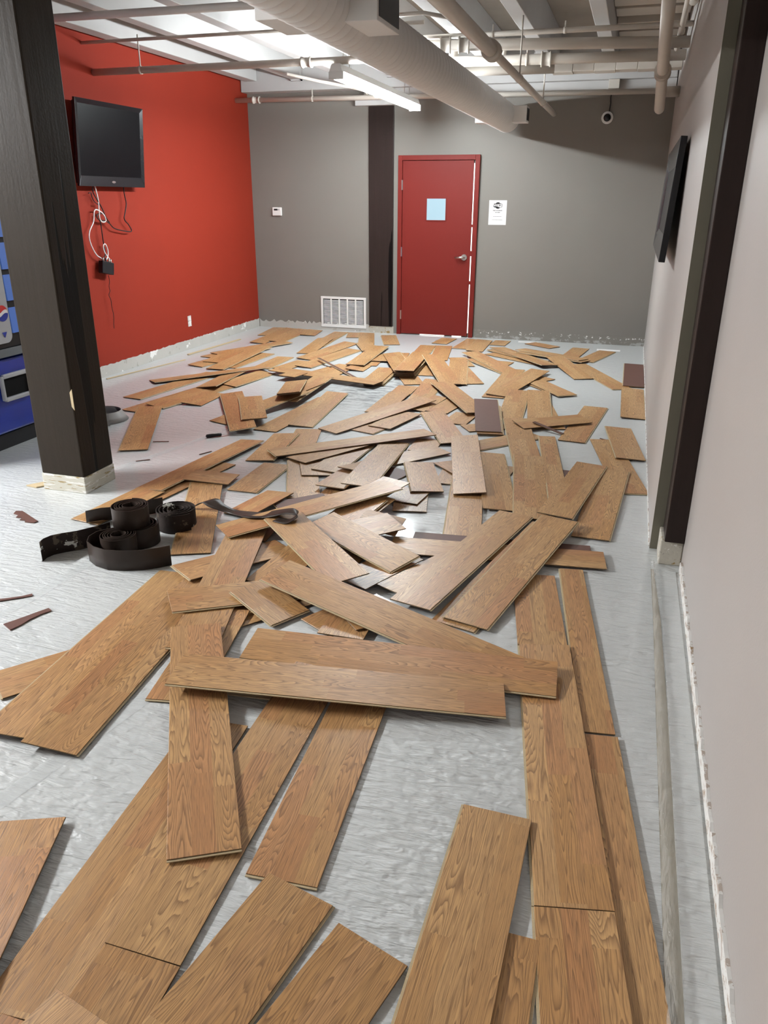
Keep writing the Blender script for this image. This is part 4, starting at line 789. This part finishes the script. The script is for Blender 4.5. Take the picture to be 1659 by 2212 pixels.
('93',-1.85,3.685,0.0203,0.2176,0.9759,0.0156,-0.9704,0.2181,-0.1034,0.393,0.190,'oak','','oak plank, under the curled rubber strip, sloping up to the upright piece'),
('153',-1.704,3.324,0.0088,-0.0758,0.9971,-0,-0.9971,-0.0758,-0,0.200,0.190,'oak','','oak plank, dark scrap below the dark-edged crosswise plank'),
('116',-1.224,3.682,0.0699,0.2848,0.9499,0.1289,-0.9584,0.2796,0.0574,0.310,0.190,'oak','','oak plank, just behind the pale plank above the brightest one'),
('144',-1.164,3.191,0.0088,0.1059,0.9944,-0,-0.9944,0.1059,-0,0.200,0.190,'oak','','oak plank, bright-lit piece in the gap below the brightest plank'),
('115',-1.294,3.497,0.0557,0.2494,0.9598,0.1289,-0.9683,0.2449,0.0501,0.603,0.190,'oak','-','oak plank, pale, running under the brightest plank from the bright film'),
('R2',-0.0219,2.77,0.0088,-0.1464,0.9892,-0,-0.9892,-0.1464,0,1.212,0.105,'oak','+','oak plank, narrow, farther of two in the outer row along the right wall'),
('R1',0.1579,1.56,0.0088,-0.1368,0.9906,0,-0.9906,-0.1368,0,1.212,0.105,'oak','','oak plank, narrow, nearer of two in the outer row along the right wall'),
('L1',-0.0588,2.058,0.0132,-0.1654,0.9862,-0,-0.9848,-0.1652,-0.0529,1.212,0.190,'oak','+','oak plank, middle plank of the long row along the right wall'),
('L2',-0.2177,2.953,0.0088,-0.1741,0.9847,-0,-0.9847,-0.1741,0,0.620,0.190,'oak','','oak plank, farthest plank of the long row along the right wall'),
('L0',0.1396,0.8593,0.0135,-0.1627,0.9867,0,-0.9851,-0.1625,-0.0559,1.212,0.190,'oak','+','oak plank, nearest plank of the long row along the right wall'),
('119c',-0.4689,3.525,0.0088,0.9945,0.1048,0,-0.1048,0.9945,-0,0.879,0.190,'back','','plank face down crosswise, thin brown strip showing above the pale crosswise plank'),
('119',-0.4753,3.432,0.0176,0.9922,0.1248,0,-0.1248,0.9922,0,1.030,0.190,'oak','','oak plank, crosswise under the two big slanted planks, its end over the long right row'),
('118b',-1.091,3.528,0.0599,0.9916,-0.0102,-0.1288,0.0234,0.9945,0.1019,0.221,0.190,'oak','','oak plank, small tip behind the pale pointed plank at the bright film'),
('118',-1.093,3.466,0.0685,0.6755,0.7373,-0.0058,-0.733,0.6723,0.1034,0.240,0.190,'oak','','oak plank, pale and pointed, reaching right onto the bright film'),
('127',-1.871,1.94,0.0088,0.6137,0.7895,-0,-0.7895,0.6137,-0,0.323,0.190,'oak','a','oak plank, poking out left from under the two wide joined planks'),
('126a',-1.778,2.187,0.0162,-0.0795,0.9968,-0.011,-0.9968,-0.0794,0.0101,1.212,0.190,'oak','+','oak plank, upper-left of the two wide joined planks left of the heap'),
('126b',-1.611,2.172,0.0198,-0.0896,0.996,-0.0041,-0.9907,-0.0887,0.1034,1.212,0.190,'oak','-','oak plank, lower-right of the two wide joined planks left of the heap'),
('140',-1.637,2.978,0.0224,0.5464,0.836,-0.051,-0.8371,0.5471,-0,0.558,0.190,'oak','a','oak plank, crosswise with a pale left end, under the orange-brown coil-side plank'),
('90',-2.103,3.472,0.0134,-0.4149,0.9098,0.0077,-0.9098,-0.415,0.007,1.063,0.190,'oak','+','oak plank, rich orange-brown plank beside the dark coils, carrying the rubber strip'),
('91',-2.305,3.974,0.0287,0.9926,0.1114,-0.0483,-0.1121,0.9936,-0.0114,0.285,0.190,'oak','','oak plank, short crosswise piece at the far end of the coil-side plank'),
('141',-1.386,3.011,0.018,0.1177,0.9922,0.0412,-0.9931,0.1176,0.0038,0.421,0.190,'oak','','oak plank, pale, between the knotted long plank and the slanted one'),
('145',-0.9547,3.084,0.0256,0.4112,0.9116,-0,-0.9116,0.4112,-0,0.406,0.190,'oak','','oak plank, pale grey, below the brightest plank'),
('146',-0.7313,3.095,0.0256,0.4327,0.9016,-0,-0.9016,0.4327,-0,0.476,0.190,'oak','-','oak plank, pale grey, half under the left of the two big slanted planks'),
('147',-1.323,2.607,0.0088,0.6132,0.7899,-0,-0.7899,0.6132,0,0.414,0.190,'oak','','oak plank, dark golden, passing behind the square-cut plank with upturned corner'),
('132z',-1.39,2.224,0.0144,-0.1759,0.9843,0.015,-0.9844,-0.1757,-0.0131,0.627,0.190,'oak','a','oak plank, yellowish with a pale near lip, left of the plank pointing at the camera'),
('138',-1.574,2.745,0.0349,-0.2659,0.964,0.005,-0.9617,-0.2656,0.0679,1.145,0.190,'oak','a','oak plank, knotted long plank sloping up the left side of the heap'),
('100',-1.481,3.567,0.0861,0.6795,0.73,0.0729,-0.7301,0.6827,-0.0306,1.009,0.190,'oak','-','oak plank, dark-edged long crosswise plank under the curled rubber strip'),
('117',-1.113,3.272,0.0643,-0.8759,0.477,0.0728,-0.4823,-0.87,-0.1028,0.611,0.190,'oak','+a','oak plank, brightest plank, glaring under the lamp in the centre'),
('142',-1.303,3.128,0.0802,-0.7064,0.7077,0.0113,-0.7069,-0.7046,-0.0614,0.811,0.190,'oak','+','oak plank, long, slanting down right from the curled rubber strip'),
('136',-1.424,2.66,0.0354,0.7891,0.6112,-0.0612,-0.6106,0.7914,0.0307,0.637,0.190,'oak','-','oak plank, crosswise over the knotted long plank, pale lip along its near edge'),
('134a',-0.9991,2.603,0.0088,0.4977,0.8674,-0,-0.8674,0.4977,0,0.200,0.190,'oak','','oak plank, under the long diagonal plank, left of two side by side'),
('134b',-0.9298,2.571,0.0176,-0.0203,0.9998,0,-0.9998,-0.0203,0,0.200,0.190,'oak','','oak plank, under the long diagonal plank, right of two side by side'),
('134c',-0.8788,2.657,0.0264,-0.6929,0.721,0,-0.721,-0.6929,0,0.200,0.190,'oak','','oak plank, small square corner showing below the long diagonal plank'),
('137',-1.298,2.622,0.0354,-0.861,0.492,0.1289,-0.4948,-0.869,0.0118,0.296,0.190,'oak','+a','oak plank, square-cut plank with an upturned corner, at the left end of the long diagonal'),
('120',-0.5878,3.35,0.0337,0.2262,0.974,-0.0121,-0.9741,0.2262,0.0028,1.212,0.190,'oak','-','oak plank, left of the two big slanted planks, dull scuffed surface'),
('121b',-0.3917,3.249,0.0236,0.2387,0.9708,0.0251,-0.9711,0.2385,0.0093,1.144,0.190,'oak','-','oak plank, directly beneath the right of the two big slanted planks'),
('121',-0.346,3.3,0.0339,0.2229,0.9745,0.0253,-0.9748,0.2227,0.0087,1.204,0.190,'oak','+-b','oak plank, right of the two big slanted planks, end over the right rows'),
('131',-0.779,2.609,0.0522,0.9438,-0.3254,-0.0586,0.3299,0.9384,0.103,1.212,0.190,'oak','-','oak plank, long diagonal plank running down to the right rows'),
('149',-1.113,2.107,0.0088,0.9945,0.1046,-0,-0.1046,0.9945,0,0.257,0.190,'core','','bare tan board scrap, mostly under the nearest crosswise plank'),
('132a',-1.088,1.352,0.0088,-0.066,0.9978,-0,-0.9978,-0.066,-0,1.022,0.190,'oak','','oak plank, longest left strip in the foreground, gap along its right side'),
('132b',-0.9056,1.651,0.0137,-0.0351,0.9994,0,-0.9976,-0.035,0.0592,1.212,0.190,'oak','','oak plank, second strip in the foreground, right of the narrow black gap'),
('132a2',-1.051,0.6408,0.0088,-0.0118,0.9999,-0,-0.9999,-0.0118,-0,0.400,0.190,'oak','','oak plank, nearest end of the left foreground strip, at the bottom left corner'),
('132b2',-0.8769,0.7936,0.0132,-0.0263,0.9997,0,-0.9982,-0.0263,0.053,0.500,0.190,'oak','','oak plank, nearest end of the second foreground strip, below its joint'),
('132c',-0.7022,1.81,0.0088,-0.067,0.9978,-0,-0.9978,-0.067,0,0.961,0.190,'oak','a','oak plank, third strip in the foreground, pale lip at its near end'),
('128',-1.184,1.837,0.0349,-0.5096,0.8602,0.0181,-0.8595,-0.51,0.0336,1.165,0.190,'oak','a','oak plank, pointing at the camera over the foreground strips, under the crosswise one'),
('130',-0.6665,2.359,0.0284,0.9975,0.0692,0.0141,-0.0703,0.9922,0.1034,1.159,0.190,'oak','-','oak plank, farther of the two nearest crosswise planks'),
('129',-0.8086,2.117,0.054,0.9807,0.192,-0.0372,-0.1921,0.9814,0.0026,1.148,0.190,'oak','-','oak plank, nearest crosswise plank'),
('133',-0.7094,0.8271,0.0153,0.1925,0.9813,-0.0043,-0.9799,0.1924,0.053,1.000,0.190,'oak','-','oak plank, bottom centre, touching the pale lip of the third strip'),
('134',-0.5173,0.791,0.0155,0.2716,0.9624,-0.0048,-0.9609,0.2714,0.0548,0.900,0.190,'oak','','oak plank, bottom centre right, with a notch in its right edge'),
('135',-0.9736,0.6466,0.0258,0.2423,0.9701,0.0162,-0.9685,0.2429,-0.0553,0.500,0.190,'oak','-','oak plank, tip at the bottom left edge over the two strips'),
('125',-1.243,0.8439,0.0208,-0.3366,0.9415,-0.0167,-0.9404,-0.337,-0.0464,1.000,0.190,'oak','+','oak plank, cut off by the left edge of the view in the foreground'),
('124',-0.1235,0.95,0.0088,0.0036,1,-0,-1,0.0036,0,0.800,0.190,'oak','-','oak plank, half under its left neighbour at the bottom, beside the right row'),
('123',-0.1984,1.112,0.0176,0.0177,0.9998,-0,-0.9998,0.0177,0,1.212,0.190,'oak','+','oak plank, large, at bottom right leaning on the long right row'),
('28',-2.707,7.312,0.0278,0.6992,-0.7139,-0.0383,0.7134,0.7002,-0.0278,1.007,0.028,'strip','-','thin dark stick lying slantwise across the planks left of the far heap'),
('60',-0.4614,5.715,0.031,0.8427,-0.5233,-0.1269,0.5323,0.8451,0.05,0.276,0.028,'strip','','thin brown strip slanting off the lifted crosswise plank on the right'),
]
for r_ in PLANKS: plank(*r_)
